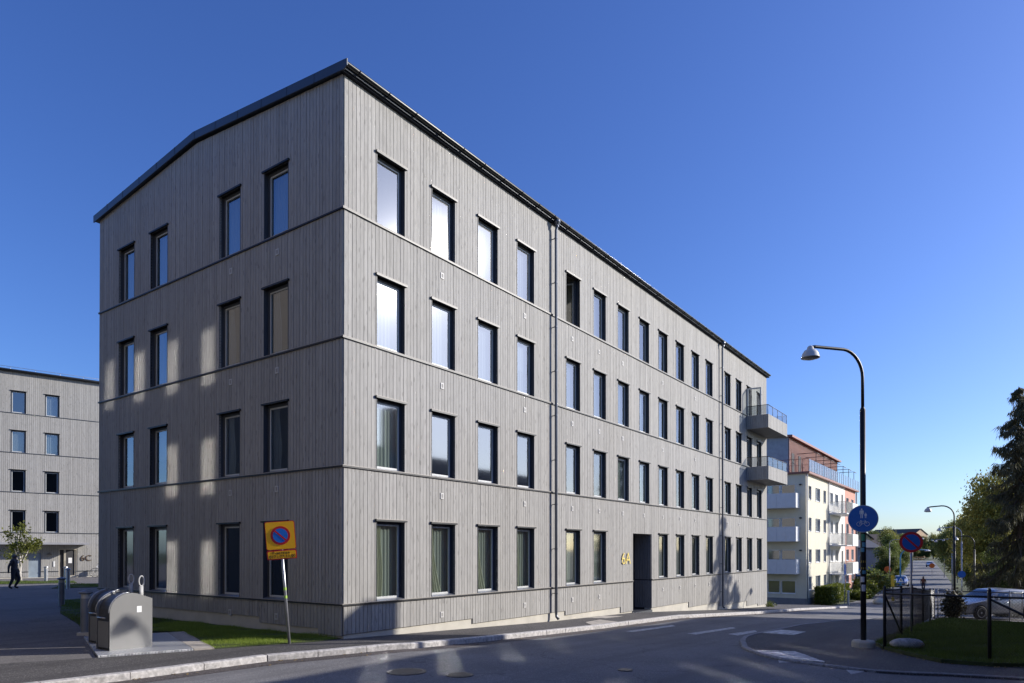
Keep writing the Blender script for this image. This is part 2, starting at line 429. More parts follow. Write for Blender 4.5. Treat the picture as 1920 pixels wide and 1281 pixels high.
# kerb stones, each its own piece
def kerb_line(name, pts, wid, dz_top, drop, length, m, label, jit=0.008, flip=1):
    t = empty(name, G(*pts[0]), 0, kind="structure"); inv = t.location.copy()
    seg = [];
    for a, b in zip(pts, pts[1:]):
        L = math.hypot(b[0] - a[0], b[1] - a[1]); k = max(1, round(L / length))
        for i in range(k): seg.append(((a[0] + (b[0] - a[0]) * i / k, a[1] + (b[1] - a[1]) * i / k), (a[0] + (b[0] - a[0]) * (i + 1) / k, a[1] + (b[1] - a[1]) * (i + 1) / k)))
    for a, b in seg:
        L = math.hypot(b[0] - a[0], b[1] - a[1]); d = ((b[0] - a[0]) / L, (b[1] - a[1]) / L); nrm = (-d[1] * flip, d[0] * flip)
        j1, j2 = random.uniform(-jit, jit), random.uniform(-jit, jit)
        g_ = 0.006
        def P(s_, o_, z_):
            x = a[0] + d[0] * s_ + nrm[0] * o_; y = a[1] + d[1] * s_ + nrm[1] * o_
            return G(x, y, z_) - inv
        mb = MB(); ns = 6; vs = []; fs = []
        for i in range(ns + 1):
            s_ = g_ + (L - 2 * g_) * i / ns
            r1, r2, r3 = [random.uniform(-jit, jit) for _ in range(3)]
            vs += [P(s_, j1 + r1, -drop), P(s_, j1 + r2, dz_top - 0.02), P(s_, 0.02 + j1 + r2, dz_top + r3 * 0.4), P(s_, wid, dz_top + r3 * 0.3), P(s_, wid, -drop)]
        for i in range(ns):
            for k in range(4): fs.append((i * 5 + k, i * 5 + k + 1, (i + 1) * 5 + k + 1, (i + 1) * 5 + k))
        fs += [(0, 1, 2, 3, 4), tuple(ns * 5 + k for k in (4, 3, 2, 1, 0))]
        mb.add(vs, fs if flip < 0 else [f[::-1] for f in fs]); mb.build("kerb_stone", m, t)
    return t
kerb_line("granite_kerb", KERB[1:], 0.16, 0.012, 0.2, 1.0, GRANITE, "")
ISL = [(30, -8.2), (27.4, -7.1), (22.7, -6.45), (19.2, -6.2), (16.0, -6.2), (12.6, -6.05), (10.9, -5.95), (9.7, -5.9), (8.9, -5.95), (8.2, -6.1), (7.5, -6.3), (6.8, -6.55), (6.2, -6.75), (5.7, -7.0), (5.1, -7.4), (4.6, -7.8), (4.3, -8.15), (4.12, -8.5), (3.95, -9.0), (3.8, -9.45), (3.75, -9.9), (3.9, -10.4), (4.2, -10.9), (4.6, -12.0), (5.2, -14), (6, -18)]
isl_in = []
sheet("footway", [(a, b - 0.05) for a, b in ISL] + [(20, -24), (40, -24), (34, -8.5)], -0.075, ASPH_SW, 0.1, ucuts=UC)
kerb_line("flush_kerb", ISL, 0.14, -0.062, 0.3, 0.9, GRANITE2, "", 0.004, 1)
sheet("parking_area", [(27.0, -9.2), (45, -8.0), (50, -30), (27.0, -30)], -0.06, ASPH_OLD)
LAWNR = [(9.3, -9.1), (8.2, -9.45), (7.2, -10.0), (6.1, -10.75), (6.2, -11.6), (6.7, -12.2), (8.5, -18), (27.0, -18), (27.0, -9.2), (12, -9.2)]
sheet("lawn_soil", LAWNR, 0.0, TURF, 0.1)

# slabs
tiles("tactile_paving", "slab", [(10.35, -6.06), (11.75, -6.2), (11.6, -6.97), (10.31, -6.93)], (10.2, -7.1), (0.35, 0), (0, 0.35), 6, 4, 0.02, -0.062, 0.03, SLABW, kind="structure")
tiles("tactile_paving", "slab", [(5.5, -7.22), (6.6, -8.98), (4.32, -8.92), (4.45, -8.2), (4.95, -7.62)], (4.0, -9.2), (0.30, 0.18), (-0.18, 0.30), 12, 12, 0.02, -0.062, 0.03, SLABW, kind="structure")
tiles("ramp_slabs", "slab", [(8.2, -1.66), (9.0, -0.95), (10.3, -0.78), (9.9, -1.68)], (8.0, -2.0), (0.5, 0.0), (0.0, 0.5), 6, 4, 0.012, 0.006, 0.03, SLAB, kind="structure")
tiles("doorstep_slabs", "slab", [(10.6, -0.08), (11.9, -0.08), (12.3, -0.6), (11.0, -0.6)], (10.4, -0.7), (0.45, 0.0), (0.0, 0.35), 5, 2, 0.012, 0.006, 0.03, SLAB, kind="structure")
# worn zebra bars
PAINT = mat("worn_road_paint", (0.46, 0.46, 0.45), 0.8, 0, 0.45, 9)
for p in ([(5.02, -7.87), (5.1, -8.32), (4.4, -8.45), (3.9, -8.2)], [(9.6, -5.3), (11.4, -5.55), (10.9, -5.75), (9.4, -5.65)],
          [(8.9, -4.36), (12.0, -4.65), (11.7, -4.86), (8.8, -4.66)], [(8.2, -2.75), (11.3, -2.9), (11.0, -3.15), (8.1, -3.02)], [(4.0, -9.35), (4.6, -9.3), (3.9, -9.75), (3.2, -9.6)]):
    sheet("zebra_marking", p, -0.1055, PAINT)
# bins' platform
PLATE = [(-3.23, 4.82), (-4.34, 1.55), (-2.86, 0.98), (-1.75, 4.08)]
m_, nt_, b_ = nodes("checker_plate"); ck = nn(nt_, "ShaderNodeTexChecker"); ck.inputs["Scale"].default_value = 26; nt_.links.new(objvec(nt_), ck.inputs["Vector"])
nt_.links.new(mixc(nt_, (0.36, 0.37, 0.39), (0.62, 0.63, 0.65), ck.outputs[1]), b_.inputs["Base Color"]); b_.inputs["Metallic"].default_value = 0.5; b_.inputs["Roughness"].default_value = 0.42; bump(nt_, b_, ck.outputs[1], 0.5, 0.004)
sheet("steel_platform", PLATE, 0.035, m_, 0.1, kind=None, label="flat aluminium checker plate that the two waste chutes stand on", cat="platform")
tiles("paving_slabs", "slab", [(-1.73, 4.1), (-2.84, 0.98), (-2.50, 0.86), (-1.40, 4.0)], (-2.95, 0.75), (0.35, -0.12), (0.238, 0.70), 3, 6, 0.015, 0.03, 0.06, SLAB, kind="structure")

# ------------------------------------------------------------------ grass blades
GRASS = leaf_mat("grass_blades", (0.06, 0.10, 0.016), (0.17, 0.23, 0.045), 0.45)
GRASS_L = leaf_mat("sunlit_grass_blades", (0.15, 0.24, 0.03), (0.38, 0.46, 0.09), 0.5)  # brighter copy of the grass, sunlight on the near lawn put into its colour
def pip(x, y, poly):
    inside = np.zeros(len(x), bool); n = len(poly); j = n - 1
    for i in range(n):
        xi, yi = poly[i]; xj, yj = poly[j]
        c = ((yi > y) != (yj > y)) & (x < (xj - xi) * (y - yi) / (yj - yi + 1e-12) + xi); inside ^= c; j = i
    return inside
def blades(name, poly, n, h0, h1, wd, m, seed, **kw):
    rg = np.random.default_rng(seed); P = np.array(poly)
    u = rg.uniform(P[:, 0].min(), P[:, 0].max(), n * 3); v = rg.uniform(P[:, 1].min(), P[:, 1].max(), n * 3)
    k = pip(u, v, poly); u = u[k][:n]; v = v[k][:n]; n = len(u)
    z = np.array([H(a, b) for a, b in zip(u, v)])
    x = CRN.x + D.x * u - N.x * v; y = CRN.y + D.y * u - N.y * v
    pat = 0.6 + 0.4 * np.sin(u * 3.1 + v * 1.7) * np.sin(v * 2.3 - u)
    h = rg.uniform(h0, h1, n) * pat; a = rg.uniform(0, 6.283, n); ln = rg.uniform(0, 0.6, n) * h; a2 = rg.uniform(0, 6.283, n)
    co = np.empty((n, 3, 3)); 
    co[:, 0] = np.stack([x - np.cos(a) * wd / 2, y - np.sin(a) * wd / 2, z + ZC], 1)
    co[:, 1] = np.stack([x + np.cos(a) * wd / 2, y + np.sin(a) * wd / 2, z + ZC], 1)
    co[:, 2] = np.stack([x + np.cos(a2) * ln, y + np.sin(a2) * ln, z + ZC + h], 1)
    return raw(name, co.reshape(-1, 3), 3, rg.random(n), m, kind="stuff", **kw)
def raw(name, co, k, rnd, m, parent=None, loc=(0, 0, 0), **kw):
    me = rawmesh(name, co, k, rnd, m)
    o = inst(name, me, parent, loc); return tag(o, **kw)
def rawmesh(name, co, k, rnd, m):
    nv = len(co); nf = nv // k
    me = bpy.data.meshes.new(name); me.vertices.add(nv); me.loops.add(nv); me.polygons.add(nf)
    me.vertices.foreach_set("co", np.asarray(co, np.float32).ravel()); me.loops.foreach_set("vertex_index", np.arange(nv, dtype=np.int32))
    me.polygons.foreach_set("loop_start", np.arange(0, nv, k, dtype=np.int32))
    a = me.attributes.new("rnd", 'FLOAT', 'FACE'); a.data.foreach_set("value", np.asarray(rnd, np.float32))
    me.materials.append(m); me.update(calc_edges=True); return me
nearL = [(-2.50, 0.92), (-0.6, 0.17), (-0.05, 0.07), (-0.05, 6.0), (-2.6, 6.0), (-2.9, 4.95), (-1.6, 4.75), (-1.42, 4.05)]
blades("grass", nearL, 60000, 0.05, 0.14, 0.007, GRASS_L, 1, label="short green lawn between the gable and the waste chutes", cat="lawn")
blades("grass", [(-2.6, 6.0), (-0.05, 6.0), (-0.05, 12), (3, 18.4), (1.6, 18.4), (-0.95, 12.0), (-2.0, 8.2)], 16000, 0.05, 0.12, 0.014, GRASS, 2, label="shaded lawn running back along the gable wall", cat="lawn")
blades("grass", [(9.1, -9.15), (8.2, -9.5), (7.2, -10.0), (6.1, -10.75), (6.15, -11.6), (6.6, -12.2), (8.5, -17.9), (13, -17), (15, -9.3), (12, -9.25)], 100000, 0.05, 0.15, 0.008, GRASS, 3, label="shaded lawn behind the black chain-link fence", cat="lawn")
blades("grass", [(15, -9.3), (13, -17), (26.9, -17), (26.9, -9.3)], 60000, 0.06, 0.16, 0.02, GRASS, 4, label="far end of the lawn in front of the parked silver car", cat="lawn")

# ------------------------------------------------------------------ facades
BW = 0.115
def wall_pieces(x0, x1, zb, zt, ops, step=None):
    """pieces of wall between x0..x1; zb(x), zt(x) are callables; ops = (a, b, ztop): open below ztop"""
    cuts = sorted(set([x0, x1] + [c for a, b, _ in ops for c in (a, b) if x0 < c < x1]))
    if step:
        k = x0
        g = []
        while k < x1 - 1e-6:
            g.append((k, min(k + step, x1))); k += step
    else: g = list(zip(cuts, cuts[1:]))
    out = []
    for a, b in g:
        gap = 0.0055 if step else 0
        a2, b2 = a + gap, b - gap
        cs = [a2] + [c for c in cuts if a2 < c < b2] + [b2]
        for p, q in zip(cs, cs[1:]):
            if q - p < 0.006: continue
            mid = (p + q) / 2; lo = zb(mid)
            for oa, ob, oz in ops:
                if oa < mid < ob: lo = max(lo, oz)
            if lo < zt(mid) - 0.01: out.append((p, q, lo))
    return out
def cladding(mb, L0, L1, zb, zt, ops, step=BW, proud=0.022):
    rs = {}
    for p, q, lo in wall_pieces(L0, L1, zb, zt, ops, step):
        key = int((p + q) / 2 / step); random.seed(key * 131 + int(zb((p + q) / 2) * 10)); mb.rnd = random.random(); y = -proud + random.uniform(-0.003, 0.003)
        t0, t1 = zt(p), zt(q)
        mb.add([(p, y, lo), (q, y, lo), (q, y, t1), (p, y, t0), (p, 0.02, lo), (q, 0.02, lo), (q, 0.02, t1), (p, 0.02, t0)],
               [(0, 1, 2, 3), (1, 5, 6, 2), (4, 0, 3, 7), (4, 5, 1, 0)])
def backing(mb, L0, L1, zb, zt, ops):
    for p, q, lo in wall_pieces(L0, L1, zb, zt, ops, None):
        m_ = [p + (q - p) * i / 8 for i in range(9)] 
        for a, b in zip(m_, m_[1:]):
            mb.add([(a, 0.012, lo), (b, 0.012, lo), (b, 0.012, zt(b)), (a, 0.012, zt(a)), (a, 0.10, lo), (b, 0.10, lo), (b, 0.10, zt(b)), (a, 0.10, zt(a))],
                   [(0, 1, 2, 3), (5, 4, 7, 6), (4, 5, 1, 0), (3, 2, 6, 7)])
def curtain_mesh(name, w_, h_, m, kind):
    mb = MB(); mb.smooth = True; rg = random.Random(hash(name) % 1000)
    def strip(xs0, xs1, amp, waves, y0):
        n = waves * 6; nz = 8
        vs = []; fs = []
        ph = [rg.uniform(0.6, 1.4) for _ in range(n + 1)]
        for j in range(nz + 1):
            t = j / nz
            a, b = xs0(t), xs1(t)
            for i in range(n + 1):
                s_ = i / n
                vs.append((a + (b - a) * s_, y0 + amp * ph[i] * math.sin(s_ * waves * 6.283), h_ * t))
        for j in range(nz):
            for i in range(n): fs.append((j * (n + 1) + i, j * (n + 1) + i + 1, (j + 1) * (n + 1) + i + 1, (j + 1) * (n + 1) + i))
        mb.add(vs, fs)
    if kind == 'full': strip(lambda t: 0, lambda t: w_, 0.018, 7, 0.0)
    if kind == 'swept':   # gathered at the bottom left, falling from the middle of the rail
        strip(lambda t: 0.0, lambda t: w_ * (0.26 + 0.42 * (1 - abs(t - 0.0)) ** 2 * (0.0 if t > 0.9 else 1)), 0.022, 5, 0.0)
    if kind == 'side': strip(lambda t: 0.02, lambda t: w_ * (0.36 + 0.05 * math.sin(5 * t)), 0.024, 5, 0.0)
    if kind == 'half': mb.smooth = False; mb.box(0, w_, -0.003, 0.003, h_ * 0.45, h_)
    return mb.mesh("curtain", m)
_wm = {}
def win_meshes(w_, h_, dep, frm, lin, hood, mull, sill_m, fw=0.055, gl=None, dark=False):
    gl = gl or GLASS
    key = (gl.name, dark, round(w_, 3), round(h_, 3), dep, frm.name, lin.name, hood, mull)
    if key in _wm: return _wm[key]
    e = 0.012; d = {}
    mb = MB()                                       # lining of the opening
    mb.box(-e, 0.0, -0.030, dep, 0, h_); mb.box(w_, w_ + e, -0.030, dep, 0, h_); mb.box(-e, w_ + e, -0.018, dep, h_, h_ + e); mb.box(-e, w_ + e, 0.0, dep, -e, 0.0)
    d['lining'] = mb.mesh("window", lin)
    mb = MB(); y0, y1 = dep - 0.05, dep + 0.02; b0 = 0.03; f0 = 0.0
    if dark:                                        # dark cladding round a pale inner sash
        f0 = 0.07; mb.mi = 1; y0 = dep - 0.035
        mb.box(0.002, f0, y0, y1, b0, h_ - 0.002); mb.box(w_ - f0, w_ - 0.002, y0, y1, b0, h_ - 0.002); mb.box(f0, w_ - f0, y0, y1, h_ - f0, h_ - 0.002)
        mb.mi = 0; y0 += 0.012; fw = f0 + 0.038
    mb.box(f0 + 0.002, fw, y0, y1, b0, h_ - f0 - 0.002); mb.box(w_ - fw, w_ - f0 - 0.002, y0, y1, b0, h_ - f0 - 0.002); mb.box(fw, w_ - fw, y0, y1, h_ - fw, h_ - f0 - 0.002); mb.box(fw, w_ - fw, y0, y1, b0, b0 + 0.06)
    for x in mull: mb.box(w_ * x - fw * 0.6, w_ * x + fw * 0.6, y0, y1, b0 + fw, h_ - fw)
    d['frame'] = mb.mesh("frame", [frm, LINING])
    mb = MB(); mb.add([(fw - 0.01, dep - 0.015, b0 + 0.05), (w_ - fw + 0.01, dep - 0.015, b0 + 0.05), (w_ - fw + 0.01, dep - 0.015, h_ - fw + 0.01), (fw - 0.01, dep - 0.015, h_ - fw + 0.01)], [(0, 1, 2, 3)])
    d['pane'] = mb.mesh("pane", gl)
    mb = MB(); mb.add([(0.0, -0.05, 0.004), (w_, -0.05, 0.004), (w_, dep - 0.045, 0.045), (0.0, dep - 0.045, 0.045), (0.0, -0.05, -0.02), (w_, -0.05, -0.02), (w_, dep - 0.045, -0.0), (0.0, dep - 0.045, -0.0)], [(0, 1, 2, 3), (4, 5, 1, 0), (1, 5, 6, 2), (4, 0, 3, 7), (7, 6, 5, 4), (3, 2, 6, 7)])
    d['sill'] = mb.mesh("sill", sill_m)
    if hood:
        mb = MB(); mb.mi = 0; mb.box(-0.05, w_ + 0.05, -0.080, 0.0, h_ + 0.030, h_ + 0.043); mb.mi = 1; mb.box(-0.052, w_ + 0.052, -0.078, -0.024, h_ - 0.012, h_ + 0.0295)
        d['hood'] = mb.mesh("hood", [RAIL, METAL_BLACK])
    _wm[key] = d; return d
_room = {}
def room_mesh(w_, h_, deep, m, side=0.28):
    k = (round(w_, 2), round(h_, 2), deep, m.name, side)
    if k not in _room:
        mb = MB(); x0, x1, z0, z1 = -side, w_ + side, -0.1, h_ + 0.25
        mb.add([(x0, 0, z0), (x1, 0, z0), (x1, deep, z0), (x0, deep, z0), (x0, 0, z1), (x1, 0, z1), (x1, deep, z1), (x0, deep, z1)], [(0, 1, 2, 3), (7, 6, 5, 4), (2, 6, 7, 3), (1, 5, 6, 2), (0, 3, 7, 4)])
        # wall round the inside of the opening
        for q in ((x0, 0, z0, z1), (w_, x1, z0, z1)): mb.add([(q[0], 0, q[2]), (q[1], 0, q[2]), (q[1], 0, q[3]), (q[0], 0, q[3])], [(3, 2, 1, 0)])
        mb.add([(0, 0, h_), (w_, 0, h_), (w_, 0, z1), (0, 0, z1)], [(3, 2, 1, 0)]); mb.add([(0, 0, z0), (w_, 0, z0), (w_, 0, 0), (0, 0, 0)], [(3, 2, 1, 0)])
        _room[k] = mb.mesh("room", m)
    return _room[k]
_cur = {}
def window(parent, loc, rz, w_, h_, dep=0.12, frm=None, lin=None, hood=True, mull=(), cur=None, room=ROOM, deep=1.2, sill_m=None, side=0.28, gl=None, fw=0.055):
    dark = hood
    d = win_meshes(w_, h_, dep, frm or FRAME, lin or LINING, hood, mull, sill_m or SILLM, fw, gl, dark)
    wo = inst("window", d['lining'], parent, loc, rz)
    inst("frame", d['frame'], wo); inst("pane", d['pane'], wo); inst("sill", d['sill'], wo)
    if hood: inst("hood", d['hood'], wo)
    if room: inst("room", room_mesh(w_, h_, deep, room, side), wo, (0, dep + 0.02, 0))
    for c in (cur or []):
        kind, m = c; k = (kind, m.name, round(w_, 2), round(h_, 2))
        if k not in _cur: _cur[k] = curtain_mesh("c%s" % len(_cur), w_ - 0.06, h_ - 0.08, m, kind)
        inst("curtain", _cur[k], wo, (0.03, dep + (0.06 if m in (CURT_G,) else 0.10), 0.04))
    return wo

# ------------------------------------------------------------------ main house
LEN, WID = 32.72, 11.61
house = empty("apartment_building", W(0, 0, 0), ANG, "long four-storey grey wooden apartment building with rows of narrow windows, number 6A", "building")
US = [0.97, 2.84, 4.71, 6.58, 9.38, 11.24, 13.10, 14.96, 16.82, 18.68, 20.54, 22.38, 25.11, 26.94, 28.82, 30.70]
VS = [(1.93, 2.87), (3.88, 4.80), (7.43, 8.37), (9.35, 10.29)]
BANDS = [-1.205, 1.845, 4.685, 7.53]
RIDV = 5.9
def gable_top(v): return 10.50 + 0.52 * (1 - abs(v - RIDV) / 5.9)
WT = 10.55
BW_Z = [(0, 4.49, -1.85), (4.49, 9.33, -1.99), (9.33, 13.32, -2.13), (13.32, 14.36, -2.35), (16.09, 20.15, -2.35), (20.15, 24.2, -2.60), (24.2, 28.78, -2.82), (28.78, 30.8, -3.10), (30.8, LEN, -3.22)]
BL_Z = [(0, 0.82, -1.88), (0.82, 3.05, -1.76), (3.05, 11.61, -1.62)]
WH, WH0 = 1.66, 1.86
DOORU = (14.36, 16.09, 0.66)
def ops_r(k):
    o = []
    if k == -1: return [(DOORU[0], DOORU[1], 99)]
    h_ = WH0 if k == 0 else WH
    for i, u in enumerate(US):
        if k == 0 and i in (6, 7): continue
        o.append((u, u + 0.90, BANDS[k] + 0.03 + h_))
    if k == 0: o.append((DOORU[0], DOORU[1], DOORU[2]))
    return o
cl_levels = [(-1, None, BANDS[0])] + [(k, BANDS[k], BANDS[k + 1] if k < 3 else WT) for k in range(4)]
for k, z0, z1 in cl_levels:
    mb = MB(); bk = MB()
    if k == -1:
        for a, b, z in BW_Z: cladding(mb, a + 0.004, b - 0.004, lambda x, z=z: z, lambda x: z1, [])
        for a, b, z in BW_Z: backing(bk, a, b, lambda x, z=z: z + 0.01, lambda x: z1, [])
    else:
        cladding(mb, 0.0, LEN, lambda x: z0 + 0.035, lambda x: z1, ops_r(k)); backing(bk, 0, LEN, lambda x: z0, lambda x: z1, ops_r(k))
    mb.build("cladding_boards", WOOD, house, kind="stuff"); bk.build("wall", BACK, house)
    # gable, seen as x' = -v, y' = +u
    mb = MB(); bk = MB()
    zt = (lambda x: gable_top(WID - x)) if k == 3 else (lambda x, z=z1: z)
    if k == -1:
        for a, b, z in BL_Z:
            cladding(mb, WID - b, WID - a, lambda x, z=z: z, zt, []); backing(bk, WID - b, WID - a, lambda x, z=z: z + 0.01, zt, [])
    else:
        og = [(WID - b, WID - a, BANDS[k] + 0.03 + (WH0 if k == 0 else WH)) for a, b in VS]
        cladding(mb, 0, WID, lambda x: z0 + 0.035, zt, og); backing(bk, 0, WID, lambda x: z0, zt, og)
    mb.build("cladding_boards", WOOD, house, (0, WID, 0), -math.pi / 2, kind="stuff"); bk.build("wall", BACK, house, (0, WID, 0), -math.pi / 2)
# hidden far walls
MB().box(0, LEN, WID - 0.1, WID, -4.2, 10.5).build("wall", BACK, house)
MB().box(LEN - 0.1, LEN, 0.1, WID - 0.1, -4.2, 10.5).build("wall", WOOD, house)
# bands between the storeys
mb = MB(); mk = MB()
for z in BANDS:
    for a, b in ([(0, 14.36), (16.09, LEN)] if z < 0 else [(0, LEN)]):
        mb.box(a - 0.06 if a == 0 else a, b, -0.062, -0.0, z + 0.022, z + 0.034); mk.box(a - 0.060 if a == 0 else a, b, -0.060, -0.0, z - 0.014, z + 0.0215)
    mb.box(-0.062, -0.0, -0.0, WID, z + 0.022, z + 0.034); mk.box(-0.060, 0.0, 0.0, WID, z - 0.014, z + 0.0215)
mb.build("band_rail", RAIL, house); mk.build("shadow_strip", METAL_BLACK, house)  # the black strip paints the shadow line under each rail
# plinth
mb = MB()
for a, b, in [(0.03, 14.36), (16.09, LEN)]:
    mb.box(a, b, 0.012, 0.3, -4.6, -1.3)
mb.box(0.012, 0.3, 0.3, WID, -3.2, -1.3)
mb.build("plinth", CONC, house)
# windows
REFL = {}
for k in range(4):
    for i, u in enumerate(US):
        if k == 0 and i in (6, 7): continue
        h_ = WH0 if k == 0 else WH
        if k == 3: cur = [('full', SHEER)] if i in (1, 2, 3, 5, 6, 8, 9, 11) else ([('side', SHEER)] if i in (7, 13) else ([] if i == 0 else [('full', SHEER_W)]))
        elif k == 2: cur = [('full', SHEER)] if i % 4 != 3 else [('full', SHEER_W), ('half', SHEER)]
        elif k == 1: cur = [('full', SHEER_G)] if i in (0, 6, 7, 12) else ([('side', SHEER_G)] if i in (4, 5, 13, 14) else [('side', SHEER_W)] if i == 9 else [])
        else: cur = [('full', SHEER_G), ('side' if i in (0, 3) else 'swept', CURT_G)] if i < 4 else [('full', SHEER_G)] + ([('side', CURT_G)] if i in (4, 10, 12, 14) else [])
        if k == 3 and i == 4: cur = []
        wo = window(house, (u, 0, BANDS[k] + 0.03), 0, 0.90, h_, cur=cur, room=ROOM, deep=1.0 if i == 0 else 1.3)
        if k == 3 and i == 4:      # the casement that stands open
            for c in list(wo.children):
                if c.name.startswith("pane") or c.name.startswith("frame"):
                    piv = Matrix.Translation((0.86, 0.16, 0)) @ Matrix.Rotation(R(-78), 4, 'Z') @ Matrix.Translation((-0.86, -0.12, 0)); c.matrix_local = piv
    for (a, b) in VS:
        h_ = WH0 if k == 0 else WH
        i = VS.index((a, b))
        cur = {3: [('full', SHEER_W)], 2: [('side', SHEER)], 1: [('half', SHEER_W)] if i > 1 else [('side', SHEER_W)], 0: []}[k]
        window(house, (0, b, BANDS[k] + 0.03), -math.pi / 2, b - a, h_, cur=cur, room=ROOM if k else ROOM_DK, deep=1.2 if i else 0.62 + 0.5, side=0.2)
# entrance recess
rec = MB()
rec.box(14.36 - 0.02, 14.36, 0.0, 0.75, -2.5, 0.66); rec.box(14.34, 16.11, 0.0, 0.75, 0.66, 0.70); rec.box(14.34, 16.11, 0.74, 0.76, -2.5, 0.66); rec.box(14.36, 16.09, -0.05, 0.74, -2.6, -2.42)
rec.build("entrance_recess", LINING, house)
mb = MB(); mb.mi = 0
for z0, z1 in ((-2.35, -1.23), (-1.19, 0.66)):
    mb2 = MB(); cladding(mb2, 0.0, 0.73, lambda x: z0, lambda x: z1, [], BW, 0.02); mb2.build("recess_cladding", WOOD_DARK, house, (16.09, 0.73, 0), -math.pi / 2, kind="stuff")
MB().box(16.112, 16.13, 0.004, 0.73, -2.5, 0.655).build("wall", BACK, house)
dr = MB().box(14.46, 15.42, 0.70, 0.735, -2.41, -0.15).build("entrance_door", METAL_BLACK, house)
MB().tube([(14.55, 0.66, -1.7), (14.55, 0.66, -1.0)], 0.015).build("handle", GALV, dr)
mb = MB(); mb.box(14.58, 15.3, 0.695, 0.698, -2.2, -0.3); mb.build("pane", GLASS, dr)
# roof, verge, gutter
RZ = 11.02
def roofpts(off): return [(-0.16, 10.44 + off), (RIDV, RZ + off), (WID + 0.16, 10.42 + off)]
mb = MB()
pr = roofpts(0.07); pr2 = roofpts(0.20)
mb.prism([(pr[0][0], pr[0][1]), (pr[1][0], pr[1][1]), (pr[2][0], pr[2][1]), (pr2[2][0], pr2[2][1]), (pr2[1][0], pr2[1][1]), (pr2[0][0], pr2[0][1])], -0.12, LEN + 0.12, 'x')
mb.build("roof", METAL_DK, house)
mb = MB()
pa, pb = roofpts(0.03), roofpts(0.24)
MB().prism([pa[0], pa[1], pa[2], pb[2], pb[1], pb[0]], LEN + 0.12, LEN + 0.15, 'x').build("verge_board", METAL_DK, house)
mb.prism([pa[0], pa[1], pa[2], pb[2], pb[1], pb[0]], -0.15, -0.12, 'x')
mb.prism([(-0.275, 10.52), (-0.16, 10.47), (-0.16, 10.68), (-0.275, 10.665)], -0.15, -0.125, 'x')
# standing seams of the verge plates
for t in range(1, 12):
    v_ = -0.16 + t * 1.0; zc = 10.44 + (RZ - 10.44) * (1 - abs(v_ - RIDV) / 6.0)
    mb.box(-0.156, -0.15, v_ - 0.012, v_ + 0.012, zc + 0.045, zc + 0.235)
mb.build("verge_board", METAL_DK, house)
MB().box(-0.12, LEN + 0.12, -0.11, -0.024, 10.475, 10.52).build("eaves_board", mat("eaves_black", (0.02, 0.022, 0.028), 0.9, 0, 0.1, 3, spec=0.05), house)  # near-black matt colour holds the shadow band under the gutter
mb = MB()
gp = [(-0.20 + 0.062 * math.cos(a), 10.61 + 0.062 * math.sin(a)) for a in [math.pi + math.pi * i / 8 for i in range(9)]]
gi = [(-0.20 + 0.056 * math.cos(a), 10.61 + 0.056 * math.sin(a)) for a in [2 * math.pi - math.pi * i / 8 for i in range(9)]]
mb.smooth = False; mb.prism(gp + gi, -0.12, LEN + 0.12, 'x'); gut = mb.build("gutter", GUTTER, house)
mb = MB(); mb.tube([(-0.12, -0.264, 10.612), (LEN + 0.12, -0.264, 10.612)], 0.0055, 6); mb.build("gutter_bead", GALV, gut)
mb = MB(); pts = [(0, -0.20 + 0.070 * math.cos(a), 10.61 + 0.070 * math.sin(a)) for a in [math.pi + math.pi * i / 8 for i in range(9)]]
mb.tube([(0, -0.05, 10.64)] + pts[::-1], 0.009, 5); brk = mb.mesh("gutter_bracket", METAL_BLACK)
for i in range(36): inst("gutter_bracket", brk, gut, (0.25 + 0.9 * i, 0, 0))
for u in (8.55, 24.39):
    zg = Hs(u)
    mb = MB(); mb.tube([(u, -0.20, 10.56), (u, -0.20, 10.44), (u, -0.18, 10.34), (u, -0.15, 10.24), (u, -0.15, zg + 0.28), (u, -0.16, zg + 0.16), (u, -0.24, zg + 0.08)], 0.045, 12)
    p = mb.build("downpipe", PIPE, house)
    for z in [zg + 0.9 + 1.42 * i for i in range(9)]:
        if z < 10: MB().lathe([(0.053, -0.022), (0.053, 0.022)], 12, (u, -0.15, z)).build("clamp", PIPE, p); 
    mb = MB()
    for z in [zg + 0.9 + 1.42 * i for i in range(9)]:
        if z < 10: mb.box(u - 0.012, u + 0.012, -0.11, -0.02, z - 0.01, z + 0.01)
    mb.build("pipe_bracket", METAL_BLACK, p)
    MB().lathe([(0.055, -0.06), (0.055, 0.0), (0.10, 0.10), (0.10, 0.16)], 12, (u, -0.20, 10.39)).build("funnel", PIPE, p)
# vents
VENTM = mat("vent_cover", (0.50, 0.49, 0.47), 0.6)
vm = MB(); vm.mi = 0
vm.box(0, 0.12, -0.038, -0.02, 0, 0.15); vm.mi = 1; vm.box(0.03, 0.09, -0.041, -0.0385, 0.03, 0.12); VENT = vm.mesh("vent", [VENTM, ROOM])
for k, rows in {3: (1, 3, 4, 5, 6, 8, 10), 2: (1, 3, 4, 5, 6, 8, 10), 1: (1, 3, 4, 5, 6, 7, 8, 9, 10, 12, 13), 0: (1, 3, 4, 5, 8, 9, 10, 11, 13)}.items():
    for i in rows: inst("vent", VENT, house, (US[i] + 0.33, 0, BANDS[k] - 0.52))
    for (a, b) in (VS[0], VS[1]): inst("vent", VENT, house, (0, (a + b) / 2, BANDS[k] - 0.45), -math.pi / 2)
